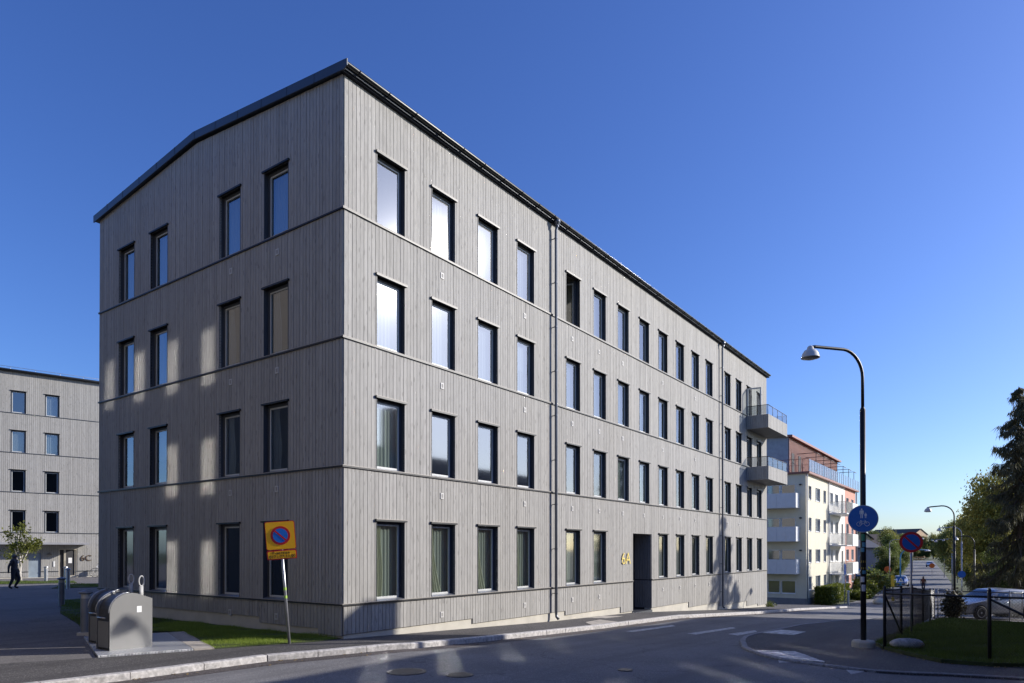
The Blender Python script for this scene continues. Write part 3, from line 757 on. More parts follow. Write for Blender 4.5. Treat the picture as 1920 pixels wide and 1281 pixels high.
# 6A
def text_mesh(txt, size, depth, m, name="number", spacing=1.0, bold=0.0):
    c = bpy.data.curves.new("txt", 'FONT'); c.body = txt; c.size = size; c.extrude = depth; c.space_character = spacing; c.offset = bold
    o = bpy.data.objects.new("txt", c); COL.objects.link(o)
    dg = bpy.context.evaluated_depsgraph_get(); me = bpy.data.meshes.new_from_object(o.evaluated_get(dg)); bpy.data.objects.remove(o)
    me.name = name; me.materials.clear(); me.materials.append(m); return me
def place_text(me, parent, loc, rot, sx=1, name="number"):
    o = inst(name, me, parent, loc); o.rotation_euler = rot; o.scale = (sx, 1, 1); return o
place_text(text_mesh("6A", 0.64, 0.006, BRASS, bold=-0.006), house, (13.33, -0.06, -0.52), (R(90), 0, 0), 1.02)
# balconies
for z in (6.78, 3.93):
    b = MB(); b.mi = 0; b.box(28.75, 32.68, -1.18, -0.03, z, z + 0.08)
    bal = b.build("balcony", mat("balcony_soffit", (0.16, 0.16, 0.16), 0.7), house)
    mb = MB(); cladding(mb, 0, 3.98, lambda x: -0.02, lambda x: 0.72, []); mb.build("balcony_cladding", WOOD, bal, (28.72, -1.2, z), 0, kind="stuff")
    mb = MB(); cladding(mb, 0, 1.17, lambda x: -0.02, lambda x: 0.72, []); mb.build("balcony_cladding", WOOD, bal, (28.74, -0.03, z), -math.pi / 2, kind="stuff")
    mb = MB(); cladding(mb, 0, 1.17, lambda x: -0.02, lambda x: 0.72, []); mb.build("balcony_cladding", WOOD, bal, (32.68, -1.2, z), math.pi / 2, kind="stuff")
    mb = MB(); mb.box(28.76, 28.79, -1.18, -0.03, z + 0.08, z + 0.70); mb.box(28.79, 32.66, -1.18, -1.15, z + 0.08, z + 0.70); mb.box(32.63, 32.66, -1.15, -0.03, z + 0.08, z + 0.70)
    mb.build("parapet", BACK, bal)
    mb = MB(); mb.tube([(28.75, -0.05, z + 1.24), (28.75, -1.19, z + 1.24), (32.68, -1.19, z + 1.24), (32.68, -0.05, z + 1.24)], 0.018, 6)
    for x, y in [(28.75, -0.6), (28.75, -1.19), (29.7, -1.19), (30.7, -1.19), (31.7, -1.19), (32.68, -1.19), (32.68, -0.6)]: mb.tube([(x, y, z + 0.7), (x, y, z + 1.24)], 0.014, 6)
    mb.build("railing", METAL_BLACK, bal)
    mb = MB()
    for (x0, y0, x1, y1) in [(28.75, -0.07, 28.75, -0.58), (28.75, -0.62, 28.75, -1.17), (28.8, -1.19, 29.67, -1.19), (29.73, -1.19, 30.67, -1.19), (30.73, -1.19, 31.67, -1.19), (31.73, -1.19, 32.65, -1.19), (32.68, -0.62, 32.68, -1.17)]:
        mb.add([(x0, y0, z + 0.74), (x1, y1, z + 0.74), (x1, y1, z + 1.22), (x0, y0, z + 1.22)], [(0, 1, 2, 3)])
    mb.build("glass_panel", glass_mat("railing_glass", (0.5, 0.54, 0.58), 1.6, 0.03), bal)
lf = MB(); lf.box(0, 0.07, -0.03, 0.03, 0, 2.15); lf.box(0.70, 0.77, -0.03, 0.03, 0, 2.15); lf.box(0.07, 0.70, -0.03, 0.03, 2.08, 2.15); lf.box(0.07, 0.70, -0.03, 0.03, 0, 0.12)
leaf = lf.build("balcony_door_leaf", FRAME, house, (28.79, -0.04, 6.90), R(-84))
MB().add([(0.07, -0.01, 0.12), (0.70, -0.01, 0.12), (0.70, -0.01, 2.08), (0.07, -0.01, 2.08)], [(0, 1, 2, 3)]).build("pane", GLASS, leaf)

# ------------------------------------------------------------------ house 6C
e6 = Vector((0.75602, 0.65454, 0)); A6 = math.atan2(e6.y, e6.x)
h6 = empty("apartment_building", (-31.54, 52.5, ZC), A6, "grey wooden apartment building at the back of the courtyard, number 6C", "building")
B6 = [-1.56, 1.26, 4.15, 6.97, 9.79]
x60, x61 = -16.0, 9.0
X6 = [-5.47 - 2.02 * i for i in range(5)] + [-3.45, -1.43 + 8, ]
X6 = [-11.53, -9.51, -7.49, -5.47, -3.45, 2.0, 4.0, 6.0]
for k in range(5):
    z0, z1 = B6[k], (B6[k + 1] if k < 4 else 12.75)
    op = [(x, x + 0.87, z0 + 0.03 + 1.58) for x in X6] if k >= 1 else [(-4.4, -3.65, -0.19), (-2.57, -1.38, 0.12)]
    mb = MB(); cladding(mb, x60, x61, lambda x: z0 + 0.035, lambda x: z1, op); mb.build("cladding_boards", WOOD, h6, kind="stuff")
    bk = MB(); backing(bk, x60, x61, lambda x: z0, lambda x: z1, op); bk.build("wall", BACK, h6)
    if k:
        for i, x in enumerate(X6):
            cur = [('full', SHEER_W)] if (k == 4 and i != 3) or (k == 3) else []
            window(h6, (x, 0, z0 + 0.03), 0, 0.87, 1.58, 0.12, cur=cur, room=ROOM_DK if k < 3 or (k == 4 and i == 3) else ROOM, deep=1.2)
mb = MB(); cladding(mb, x60, x61, lambda x: -1.92, lambda x: B6[0] - 0.01, [(-4.4, -3.65, 9), (-2.57, -1.38, 9)]); mb.build("cladding_boards", WOOD, h6, kind="stuff")
mb = MB()
for z in B6: mb.box(x60, -4.4 if z < 0 else x61, -0.055, -0.0, z - 0.01, z + 0.03)
mb.box(-3.65, -2.57, -0.055, -0.0, B6[0] - 0.01, B6[0] + 0.03); mb.box(-1.38, x61, -0.055, -0.0, B6[0] - 0.01, B6[0] + 0.03)
mb.build("band_rail", METAL_DK, h6)
mb = MB(); mb.box(x60, -4.4, 0.012, 0.3, -2.6, -1.4); mb.box(-3.65, -2.57, 0.012, 0.3, -2.6, -1.4); mb.box(-1.38, x61, 0.012, 0.3, -2.6, -1.4); mb.box(-4.4, -3.65, 0.012, 0.3, -2.6, -1.97); mb.box(-2.57, -1.38, 0.012, 0.3, -2.6, -1.97); mb.build("plinth", CONC, h6)
MB().box(x60, x61, 11.5, 11.6, -2.4, 12.7).build("wall", WOOD, h6); MB().box(x60, x60 + 0.1, 0.1, 11.5, -2.4, 12.7).build("wall", WOOD, h6); MB().box(x61 - 0.1, x61, 0.1, 11.5, -2.4, 12.7).build("wall", WOOD, h6)
mb = MB(); mb.prism([(-0.2, 12.72), (5.8, 13.3), (11.8, 12.72), (11.8, 12.9), (5.8, 13.48), (-0.2, 12.9)], x60 - 0.1, x61 + 0.1, 'x'); mb.build("roof", METAL_DK, h6)
mb = MB(); mb.tube([(x60, -0.26, 12.8), (x61, -0.26, 12.8)], 0.07, 8); mb.build("gutter", GUTTER, h6)
mb = MB(); mb.tube([(x60, 0.3, 13.15), (x61, 0.3, 13.15)], 0.015, 5)
for i in range(17): mb.tube([(x60 + i * 1.5, 0.3, 12.85), (x60 + i * 1.5, 0.3, 13.15)], 0.012, 5)
mb.build("roof_rail", GALV, h6)
mb = MB(); mb.box(-6.2, -0.85, -1.35, -0.0, 0.42, 0.56); mb.build("canopy", mat("canopy_grey", (0.33, 0.33, 0.34), 0.5, 0.2), h6)
mb = MB(); mb.box(-4.4, -3.65, 0.08, 0.14, -1.97, -0.19); d_ = mb.build("door", mat("door_bluegrey", (0.24, 0.29, 0.34), 0.5), h6)
mb = MB(); fm = mat("door_frame_beige", (0.42, 0.38, 0.31), 0.5)
mb.box(-2.57, -2.50, 0.0, 0.14, -1.97, 0.12); mb.box(-1.45, -1.38, 0.0, 0.14, -1.97, 0.12); mb.box(-2.5, -1.45, 0.0, 0.14, 0.04, 0.12); mb.box(-2.24, -2.12, 0.0, 0.14, -1.97, 0.04); mb.box(-2.12, -1.45, 0.04, 0.12, -1.97, -1.86); mb.box(-1.55, -1.45, 0.04, 0.12, -1.86, 0.04)
mb.build("door_frame", fm, h6)
d2 = MB().box(-2.5, -2.24, 0.10, 0.12, -1.97, 0.04).box(-2.12, -1.55, 0.10, 0.12, -1.86, 0.04).build("glass_door", ROOM_DK, h6)
MB().tube([(-2.18, -0.06, -1.15), (-2.18, -0.06, -0.75)], 0.014, 6).build("handle", METAL_BLACK, d2)
MB().box(-1.95, -1.72, 0.085, 0.095, -0.95, -0.55).build("notice", WHITE, d2)
lm = MB().lathe([(0.03, 0.12), (0.05, 0.10), (0.2, 0.0), (0.19, -0.005)], 16, (-3.15, -0.18, -0.32)).build("wall_lamp", mat("lamp_tin", (0.28, 0.26, 0.22), 0.4, 0.4), h6)
MB().tube([(-3.15, 0, -0.18), (-3.15, -0.18, -0.18)], 0.015, 6).build("lamp_arm", METAL_BLACK, lm)
MB().box(-2.9, -2.8, -0.06, -0.02, -1.2, -0.8).build("letter_panel", WHITE, h6)
MB().box(-6.35, -6.2, -0.06, -0.02, -1.1, -0.85).build("socket_box", METAL_DK, h6)
place_text(text_mesh("6C", 0.62, 0.012, mat("bronze_number", (0.13, 0.09, 0.055), 0.5, 0.4)), h6, (-1.2, -0.06, -0.78), (R(90), 0, 0), 1.0)

# ------------------------------------------------------------------ cream house down the street
CREAM = mat("cream_render", (0.66, 0.61, 0.47), 0.85, 0, 0.05, 1.5, 60, 0.15)
WHITER = mat("white_render", (0.74, 0.72, 0.66), 0.85, 0, 0.04, 1.5)
PINK = mat("salmon_render", (0.56, 0.28, 0.21), 0.85, 0, 0.06, 1.5)
REDM = mat("red_brown_metal", (0.22, 0.085, 0.065), 0.5, 0.1, 0.1)
GREYP = mat("grey_plinth", (0.20, 0.20, 0.21), 0.8)
BALCP = mat("balcony_panel_white", (0.62, 0.62, 0.63), 0.5, 0, 0.05)
yel = empty("apartment_building", W(54.9, 2.7, 0), ANG, "cream, white and salmon rendered apartment building with balconies and a red roof storey", "building")
YZ = [-3.62, -1.15, 1.72, 4.6]
secs = [(0, 9.06, CREAM), (9.06, 18.0, WHITER), (18.0, 24.6, PINK)]
ywin = [(0.95, 1.0, ()), (3.7, 1.85, (0.5,)), (7.15, 1.0, ())]
wwin = [(10.2, 1.4, (0.5,)), (12.6, 1.6, (0.5,))]
pwin = [(18.6, 1.5, (0.5,)), (21.8, 1.3, (0.5,))]
def rect_wall(parent, m, x0, x1, z0, z1, ops, loc=(0, 0, 0), rz=0.0, th=0.3):
    """ops = (x0, x1, z0, z1)"""
    xs = sorted(set([x0, x1] + [c for o in ops for c in o[:2]])); zs = sorted(set([z0, z1] + [c for o in ops for c in o[2:]]))
    mb = MB()
    for a, b in zip(xs, xs[1:]):
        run = None
        for c, d in zip(zs, zs[1:]):
            mx, mz = (a + b) / 2, (c + d) / 2
            hit = any(o[0] < mx < o[1] and o[2] < mz < o[3] for o in ops)
            if not hit: run = (run[0], d) if run else (c, d)
            if hit or d == zs[-1]:
                if run: mb.box(a, b, 0, th, run[0], run[1])
                run = None
    return mb.build("wall", m, parent, loc, rz)
for (a, b, m), wl in zip(secs, (ywin, wwin, pwin)):
    ops = [(x, x + w_, z, z + 1.25) for x, w_, _ in wl for z in YZ]
    rect_wall(yel, m, a, b, -4.3, 6.85, ops)
    for x, w_, ml in wl:
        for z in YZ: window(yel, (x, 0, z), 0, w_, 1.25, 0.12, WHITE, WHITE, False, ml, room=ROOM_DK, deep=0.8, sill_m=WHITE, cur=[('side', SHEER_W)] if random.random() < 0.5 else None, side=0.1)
lops = [(6.9, 8.9, 1, 1)]
lw = []
for z, hh in ((-3.92, 1.2), (-0.95, 1.0), (1.95, 1.0), (4.9, 1.05)):
    lw += [(0.9, 2.15, z, z + hh), (2.25, 3.35, z, z + hh)]
yl = 12.0
rect_wall(yel, CREAM, 0, yl - 0.3, -4.3, 6.85, [(yl - b, yl - a, z0, z1) for a, b, z0, z1 in lw], (0, yl, 0), -math.pi / 2)
for a, b, z0, z1 in lw: window(yel, (0, b, z0), -math.pi / 2, b - a, z1 - z0, 0.10, WHITE, WHITE, False, (), room=ROOM_DK, deep=0.5, sill_m=WHITE, side=0.03)
MB().box(-0.02, 0.3, 0.0, yl, -5.4, -4.3).box(-0.0, 24.6, -0.02, 0.3, -5.6, -4.3).build("plinth", GREYP, yel)
MB().box(0.3, 24.6, yl - 0.3, yl, -5.4, 6.85).build("wall", CREAM, yel); MB().box(24.3, 24.6, 0.3, yl - 0.3, -5.4, 6.85).build("wall", PINK, yel)
mb = MB(); mb.box(-0.25, 24.9, -0.35, yl, 6.85, 7.02); mb.build("terrace_slab", REDM, yel)
for z in (-2.1, 0.8, 3.78):                               # closed balconies on the end wall
    bl = MB().box(-1.25, -0.0, 0.62, 4.6, z - 0.02, z + 0.12).build("balcony", BALCP, yel)
    for j in range(5): MB().box(-1.3, -1.26, 0.6 + j * 0.8, 1.385 + j * 0.8, z, z + 1.3).build("panel", BALCP, bl)
    MB().box(-1.255, -0.0, 0.56, 0.60, z, z + 1.3).build("panel", WHITE, bl)
    MB().lathe([(0.10, -0.06), (0.12, 0.0), (0.1, 0.06)], 10, (-0.12, 0.45, z + 2.1)).build("lamp", METAL_BLACK, yel)
MESH = mat("balcony_mesh", (0.40, 0.39, 0.36), 0.5, 0.2, 0.3, 8)
for z in (-2.35, 0.55, 3.75):                             # open balconies on the street side
    bl = MB().box(9.9, 15.9, -1.6, -0.0, z - 0.12, z).build("balcony", BALCP, yel)
    mb = MB()
    for i in range(50): x = 9.92 + i * 0.12; mb.box(x, x + 0.03, -1.6, -1.58, z, z + 1.1)
    for i in range(13): y = -1.58 + i * 0.12; mb.box(9.9, 9.92, y, y + 0.03, z, z + 1.1)
    mb.tube([(9.9, 0, z + 1.12), (9.9, -1.6, z + 1.12), (15.9, -1.6, z + 1.12), (15.9, 0, z + 1.12)], 0.025, 6); mb.build("railing", MESH, bl)
    mb = MB(); mb.add([(9.94, -0.05, z + 0.05), (9.94, -1.55, z + 0.05), (9.94, -1.55, z + 1.05), (9.94, -0.05, z + 1.05)], [(0, 1, 2, 3)]); mb.build("screen", SHEER_W, bl)
    MB().box(12.8, 15.9, -1.66, -1.61, z - 0.1, z + 1.1).build("panel", WHITE, bl)
    MB().box(16.1, 16.9, -0.02, 0.03, z + 0.1, z + 2.3).build("glass_bay", ROOM_DK, yel)
for x in (0.0, 9.06, 24.6):
    MB().tube([(x - 0.12 if x == 0 else x, -0.12, 6.8), (x - 0.12 if x == 0 else x, -0.12, -4.6)], 0.06, 8).build("downpipe", mat("pipe_bluegrey", (0.25, 0.27, 0.3), 0.5), yel)
# terrace railing: glass panels
TG = glass_mat("terrace_glass", (0.55, 0.62, 0.72), 1.9, 0.05)
for i in range(24): MB().add([(-0.2 + i * 1.04, -0.33, 7.05), (0.80 + i * 1.04, -0.33, 7.05), (0.80 + i * 1.04, -0.33, 8.1), (-0.2 + i * 1.04, -0.33, 8.1)], [(0, 1, 2, 3)]).build("glass_panel", TG, yel)
mb = MB()
for i in range(25): x = -0.22 + i * 1.04; mb.box(x, x + 0.04, -0.35, -0.31, 7.02, 8.1)
mb.build("railing_posts", GALV, yel)
mb = MB()
for i in range(9): y = -0.3 + i * 0.55; mb.tube([(-0.2, y, 7.0), (-0.2, y, 8.15)], 0.02, 5)
mb.tube([(-0.2, -0.3, 8.15), (-0.2, 5, 8.15)], 0.025, 5); mb.tube([(-0.2, -0.3, 7.6), (-0.2, 5, 7.6)], 0.015, 5)
mb.build("railing", REDM, yel)
# penthouse: corrugated red metal, with frames standing on the terrace
px0, px1, py, pz = 2.3, 24.8, 2.0, 10.55
mb = MB(); mb.box(px0, px1, py, yl, 7.02, pz); ph = mb.build("roof_storey", REDM, yel)
for i in range(int((px1 - px0) / 0.33)): 
    x = px0 + i * 0.33; 
    if i % 1 == 0: inst("metal_rib", bpy.data.meshes.get("metal_rib") or MB().box(0, 0.09, -0.05, 0.0, 7.05, pz - 0.05).mesh("metal_rib", mat("red_metal_pale", (0.42, 0.22, 0.17), 0.5, 0.1)), ph, (x, py, 0))
MB().prism([(py - 0.4, pz), (yl, pz + 0.55), (yl, pz + 0.75), (py - 0.4, pz + 0.2)], px0 - 0.4, px1 + 0.3, 'x').build("roof", REDM, yel)
MB().box(px0 - 0.04, px0 - 0.002, py + 0.05, yl, 7.02, pz + 0.1).build("end_wall", mat("grey_sheet_wall", (0.30, 0.33, 0.36), 0.6, 0.1), ph)
for x in (3.0, 5.6): MB().box(x, x + 1.0, py - 0.07, py - 0.052, 7.1, 9.2).build("terrace_door", ROOM_DK, ph)
for i in range(7):
    x = 5.0 + i * 3.3; mb = MB(); mb.tube([(x, 1.9, 9.3), (x, 0.2, 9.3), (x, 0.2, 7.02)], 0.045, 4); mb.tube([(x, 0.2, 9.3), (x + 1.6, 0.2, 9.3)], 0.035, 4); mb.build("pergola_frame", mat("rust_steel", (0.06, 0.03, 0.03), 0.6), ph)

# ------------------------------------------------------------------ foliage
def leaf_quads(c, size, rg, aspect=1.6, droop=None):
    n = len(c); a = rg.normal(size=(n, 3)); a /= np.linalg.norm(a, axis=1)[:, None]
    if droop is not None: a = a * (1 - droop) + np.array([0, 0, -1.0]) * droop; a /= np.linalg.norm(a, axis=1)[:, None]
    b = np.cross(a, rg.normal(size=(n, 3))); b /= np.linalg.norm(b, axis=1)[:, None] + 1e-9
    s = (size * rg.uniform(0.6, 1.3, n))[:, None]
    A = a * s * aspect / 2; B = b * s / 2
    return np.stack([c - A, c + B * 0.9, c + A, c - B * 0.9], 1).reshape(-1, 3)
def crown_points(rg, blobs, n, clump=0.35, per=28):
    """leaf clusters spread through several ellipsoids: (x,y,z,rx,ry,rz)"""
    vol = np.array([b[3] * b[4] * b[5] for b in blobs]); k = max(1, n // per)
    pick = rg.choice(len(blobs), k, p=vol / vol.sum()); B = np.array(blobs)[pick]
    d = rg.normal(size=(k, 3)); d /= np.linalg.norm(d, axis=1)[:, None]
    r = rg.uniform(0.35, 1.0, k) ** 0.55
    cc = B[:, :3] + d * r[:, None] * B[:, 3:6]
    pts = np.repeat(cc, per, axis=0) + rg.normal(size=(k * per, 3)) * clump * np.repeat(rg.uniform(0.5, 1.2, k), per)[:, None]
    return pts, cc, np.repeat(rg.random(k), per)
BARK = mat("bark_brown", (0.09, 0.07, 0.055), 0.9, 0, 0.3, 8, 25, 0.6)
BIRCHB = mat("birch_bark", (0.45, 0.42, 0.38), 0.8, 0, 0.45, 6, 25, 0.3)
L_OLIVE = leaf_mat("olive_leaves", (0.11, 0.125, 0.03), (0.34, 0.32, 0.08), 0.5)
L_GREEN = leaf_mat("green_leaves", (0.07, 0.10, 0.025), (0.20, 0.23, 0.06), 0.45)
L_YEL = leaf_mat("yellowing_leaves", (0.15, 0.16, 0.04), (0.42, 0.38, 0.09), 0.5)
L_SPR = leaf_mat("spruce_needles", (0.05, 0.058, 0.03), (0.18, 0.16, 0.08), 0.4, 0.6)
L_SH = leaf_mat("shrub_leaves", (0.07, 0.10, 0.015), (0.19, 0.21, 0.03), 0.35)
def tree_meshes(seed, height, rad, leaves, size, leafm, barkm, droop=None, trunk_h=0.3, clump=0.35, nb=9):
    rg = np.random.default_rng(seed); rd = random.Random(seed)
    blobs = []
    for i in range(nb):
        t = rd.uniform(trunk_h + 0.12, 0.9); rr = rad * (1 - abs(t - 0.55) * 1.3); a = rd.uniform(0, 6.283); q = rd.uniform(0.1, 0.75) * rr
        blobs.append((q * math.cos(a), q * math.sin(a), height * t, rr * 0.62, rr * 0.62, height * 0.15))
    blobs.append((0, 0, height * 0.88, rad * 0.3, rad * 0.3, height * 0.12))
    pts, cc, rn = crown_points(rg, blobs, leaves, clump)
    co = leaf_quads(pts, size, rg, 1.7, droop)
    lm = rawmesh("crown", co, 4, np.clip(rn * 0.7 + rg.random(len(rn)) * 0.3, 0, 1), leafm)
    mb = MB(); tr = height * 0.016 + 0.03
    tp = [(0, 0, -0.3)] + [(rd.uniform(-1, 1) * 0.02 * height * k, rd.uniform(-1, 1) * 0.02 * height * k, height * 0.9 * k / 6) for k in range(1, 7)]
    mb.tube(tp, [tr * 1.25] + [tr * (1 - 0.14 * k) for k in range(1, 7)], 8)
    for b in blobs:
        s_ = min(5, max(1, int(b[2] / height * 6) - 1)); p0 = Vector(tp[s_]); p1 = Vector(b[:3]); mid = (p0 + p1) / 2 + Vector((0, 0, -0.05 * height * 0.3))
        mb.tube([p0, mid, p1], [tr * 0.45, tr * 0.3, tr * 0.12], 5)
        for _ in range(4):
            c = cc[rd.randrange(len(cc))]; 
            if (Vector(c) - p1).length < rad * 0.8: mb.tube([p1, Vector(c)], [tr * 0.12, tr * 0.04], 4)
    return mb.mesh("trunk", barkm), lm
def put_tree(name, meshes, loc, rz, sc_, label, group=None, cat="tree"):
    t = empty(name, loc, rz, label, cat, group); t.scale = (sc_,) * 3 if not isinstance(sc_, tuple) else sc_
    inst("trunk", meshes[0], t); inst("crown", meshes[1], t); return t

# the big spruce beside the parked car
def spruce_meshes(seed, height, prof, n_br, tw):
    rg = np.random.default_rng(seed); rd = random.Random(seed)
    mb = MB(); mb.tube([(0, 0, -0.5), (0.05, 0, height * 0.4), (0, 0.03, height * 0.75), (0, 0, height)], [height * 0.017, height * 0.012, height * 0.006, 0.01], 8)
    pts = []; dirs = []; lens = []; rn = []
    for i in range(n_br):
        t = (i + rd.random()) / n_br; z = height * (0.10 + 0.90 * t); r = np.interp(z / height, [p[0] for p in prof], [p[1] for p in prof]) * rd.uniform(0.7, 1.12)
        a = rd.uniform(0, 6.283); d = Vector((math.cos(a), math.sin(a), 0)); sag = r * rd.uniform(0.4, 0.75)
        P = [];  m = 7
        for k in range(m + 1):
            s_ = k / m; P.append(Vector((0, 0, z)) + d * (r * s_) + Vector((0, 0, -sag * math.sin(s_ * math.pi * 0.62) * 1.1 + sag * 0.35 * max(0, s_ - 0.7))))
        mb.tube(P, [0.035 * (1 - s_ / (m + 1)) * (1 + r * 0.2) for s_ in range(m + 1)], 4)
        br = rd.random()
        for k in range(1, m + 1):
            nk = int(tw * (0.5 + r * 0.45))
            q = P[k - 1].lerp(P[k], 0.5)
            for _ in range(nk):
                sp = rd.uniform(0, 1); p = P[k - 1].lerp(P[k], sp); side = Vector((-d.y, d.x, 0)) * rd.uniform(-1, 1) * (0.10 + 0.22 * (1 - abs(k / m - 0.5))) * (0.4 + r * 0.35)
                L = rd.uniform(0.18, 0.75) * (0.6 + 0.3 * r)
                pts.append(p + side); dirs.append((d * 0.35 + side * 0.5 + Vector((rd.uniform(-.3, .3), rd.uniform(-.3, .3), -rd.uniform(0.9, 2.0)))).normalized()); lens.append(L); rn.append(br * 0.5 + rd.random() * 0.5)
    P = np.array(pts); Dv = np.array(dirs); L = np.array(lens)[:, None]; n = len(P)
    quads = []; rr = []
    for j in range(5):     # each hanging spray is several narrow needles quads
        off = rg.normal(size=(n, 3)) * 0.05; d2 = Dv + rg.normal(size=(n, 3)) * 0.28; d2 /= np.linalg.norm(d2, axis=1)[:, None]
        b = np.cross(d2, rg.normal(size=(n, 3))); b /= np.linalg.norm(b, axis=1)[:, None]
        s0 = P + off; wd = rg.uniform(0.010, 0.030, (n, 1)); l2 = L * rg.uniform(0.5, 1.1, (n, 1))
        quads.append(np.stack([s0, s0 + d2 * l2 * 0.5 + b * wd, s0 + d2 * l2, s0 + d2 * l2 * 0.5 - b * wd], 1)); rr.append(np.array(rn))
    co = np.concatenate(quads).reshape(-1, 3)
    return mb.mesh("trunk", BARK), rawmesh("crown", co, 4, np.concatenate(rr), L_SPR)
prof = [(0.0, 3.2), (0.12, 3.3), (0.2, 2.9), (0.3, 2.2), (0.4, 1.6), (0.55, 1.3), (0.72, 1.35), (0.88, 0.95), (0.95, 0.55), (1.0, 0.12)]
sm = spruce_meshes(3, 12.9, prof, 115, 7)
su, sv = UV(28.4, 38.5)
put_tree("spruce_tree", sm, G(su, sv), 0.4, 1.0, "tall dark spruce with drooping branches behind the silver car, at the right edge")
# a darker fir behind it, out past the frame edge
su, sv = UV(34.5, 41.0); put_tree("spruce_tree", sm, G(su, sv), 2.1, 0.92, "second dark spruce at the right edge, half hidden behind the tall one")
su, sv = UV(39.0, 52.0); put_tree("spruce_tree", sm, G(su, sv), 4.0, 0.66, "low dark spruce below the birches, left of the tall spruce")

T1 = tree_meshes(11, 11, 3.6, 26000, 0.17, L_OLIVE, BARK, 0.45, 0.15, 0.42, 12)
T2 = tree_meshes(12, 10, 3.4, 24000, 0.18, L_GREEN, BARK, None, 0.12, 0.42, 12)
T3 = tree_meshes(13, 12, 3.0, 20000, 0.15, L_YEL, BIRCHB, 0.55, 0.2, 0.4, 11)
def row(T, x, y, s, rz, label, group=None, name="broadleaf_tree"):
    u, v = UV(x, y); put_tree(name, T, G(u, v, -0.1), rz, s, label, group)
gR = "trees along the right side of the street"; gL = "trees along the left side of the street"; gE = "trees closing the end of the street"
def at(px, Y): return ((px - 960) / 1290 * Y, Y)          # bearing and distance, as surveyed from the photograph
for T, px, Y, s_, rz, lab, g_, nm in [
    (T3, 1862, 64, 1.02, 0.3, "tall thin birch with yellowing leaves just left of the dark spruce", gR, "birch_tree"),
    (T1, 1842, 78, 0.98, 1.3, "broad olive-leaved birch left of the thin yellowing one", gR, "birch_tree"),
    (T1, 1826, 90, 0.93, 2.9, "olive-green birch behind the bent white lamp post", gR, "birch_tree"),
    (T2, 1846, 68, 0.52, 4.0, "low dark bushy tree under the birches by the parking area", gR, "broadleaf_tree"),
    (T3, 1884, 86, 1.0, 1.9, "yellowing birch deep among the trees on the right", gR, "birch_tree"),
    (T2, 1870, 58, 0.5, 1.2, "low dark bush between the silver car and the birches", gR, "broadleaf_tree"),
    (T2, 1814, 102, 0.95, 0.9, "dark green street tree with autumn tips right of the road", gR, "broadleaf_tree"),
    (T1, 1804, 118, 0.98, 5.1, "olive tree halfway along the right side of the street", gR, "broadleaf_tree"),
    (T2, 1797, 136, 1.02, 2.2, "dark green tree on the right where the road narrows", gR, "broadleaf_tree"),
    (T1, 1790, 156, 1.05, 3.3, "olive tree at the far right side of the road", gR, "broadleaf_tree"),
    (T2, 1783, 180, 1.0, 3.9, "round dark tree at the far right side of the road", gR, "broadleaf_tree"),
    (T2, 1776, 215, 1.05, 0.2, "dark tree beyond the last lamp on the right", gR, "broadleaf_tree"),
    (T1, 1769, 258, 1.05, 1.2, "olive tree right of the top of the road", gR, "broadleaf_tree"),
    (T2, 1668, 136, 0.80, 1.0, "dense green tree left of the far road, right behind the grey house", gL, "broadleaf_tree"),
    (T2, 1672, 110, 0.60, 0.4, "low dark tree over the pale car on the left", gL, "broadleaf_tree"),
    (T2, 1659, 104, 0.55, 2.4, "low dark tree left of the pale parked car", gL, "broadleaf_tree"),
    (T2, 1681, 126, 0.62, 1.4, "low dark tree between the pale car and the no-stopping sign", gL, "broadleaf_tree"),
    (T1, 1668, 147, 0.88, 2.0, "grey-green tree rising over the grey house", gL, "broadleaf_tree"),
    (T2, 1676, 166, 0.86, 3.0, "dense green tree behind the no-stopping sign", gL, "broadleaf_tree"),
    (T1, 1662, 186, 1.0, 4.0, "grey-green tree in the second row on the left", gL, "broadleaf_tree"),
    (T2, 1684, 212, 0.95, 5.0, "green tree left of the far end of the road", gL, "broadleaf_tree"),
    (T1, 1673, 242, 1.02, 5.7, "grey-green tree behind the left row", gL, "broadleaf_tree"),
    (T2, 1692, 262, 0.98, 0.6, "green tree beside the top of the road", gL, "broadleaf_tree"),
    (T2, 1640, 205, 1.05, 1.6, "tall green tree behind the yellow gabled house", gL, "broadleaf_tree"),
    (T2, 1701, 334, 0.62, 0.5, "low bushy tree left of the barriers at the road's end", gE, "broadleaf_tree"),
    (T1, 1714, 337, 0.60, 1.5, "low bushy tree behind the barriers at the road's end", gE, "broadleaf_tree"),
    (T2, 1727, 338, 0.58, 2.5, "low dark tree closing the middle of the road", gE, "broadleaf_tree"),
    (T2, 1740, 337, 0.60, 3.5, "low dark tree closing the right half of the road", gE, "broadleaf_tree"),
    (T1, 1754, 334, 0.64, 4.5, "low olive tree right of the road's end", gE, "broadleaf_tree"),
    (T2, 1690, 232, 0.80, 4.4, "dark green tree at the left edge of the far road", gL, "broadleaf_tree"),
    (T2, 1683, 190, 0.70, 1.9, "dense low tree at the left edge of the far road", gL, "broadleaf_tree"),
    (T1, 1694, 345, 1.15, 2.6, "leftmost tree at the very end of the road", gE, "broadleaf_tree"),
    (T2, 1708, 350, 1.15, 0.1, "second tree from the left at the very end of the road", gE, "broadleaf_tree"),
    (T1, 1722, 348, 1.09, 1.1, "olive tree in the middle of the road's end", gE, "broadleaf_tree"),
    (T2, 1736, 352, 1.15, 2.1, "dark tree in the middle of the road's end", gE, "broadleaf_tree"),
    (T1, 1750, 346, 1.21, 3.1, "second tree from the right at the very end of the road", gE, "broadleaf_tree"),
    (T2, 1764, 350, 1.26, 4.1, "rightmost tree at the very end of the road", gE, "broadleaf_tree")]:
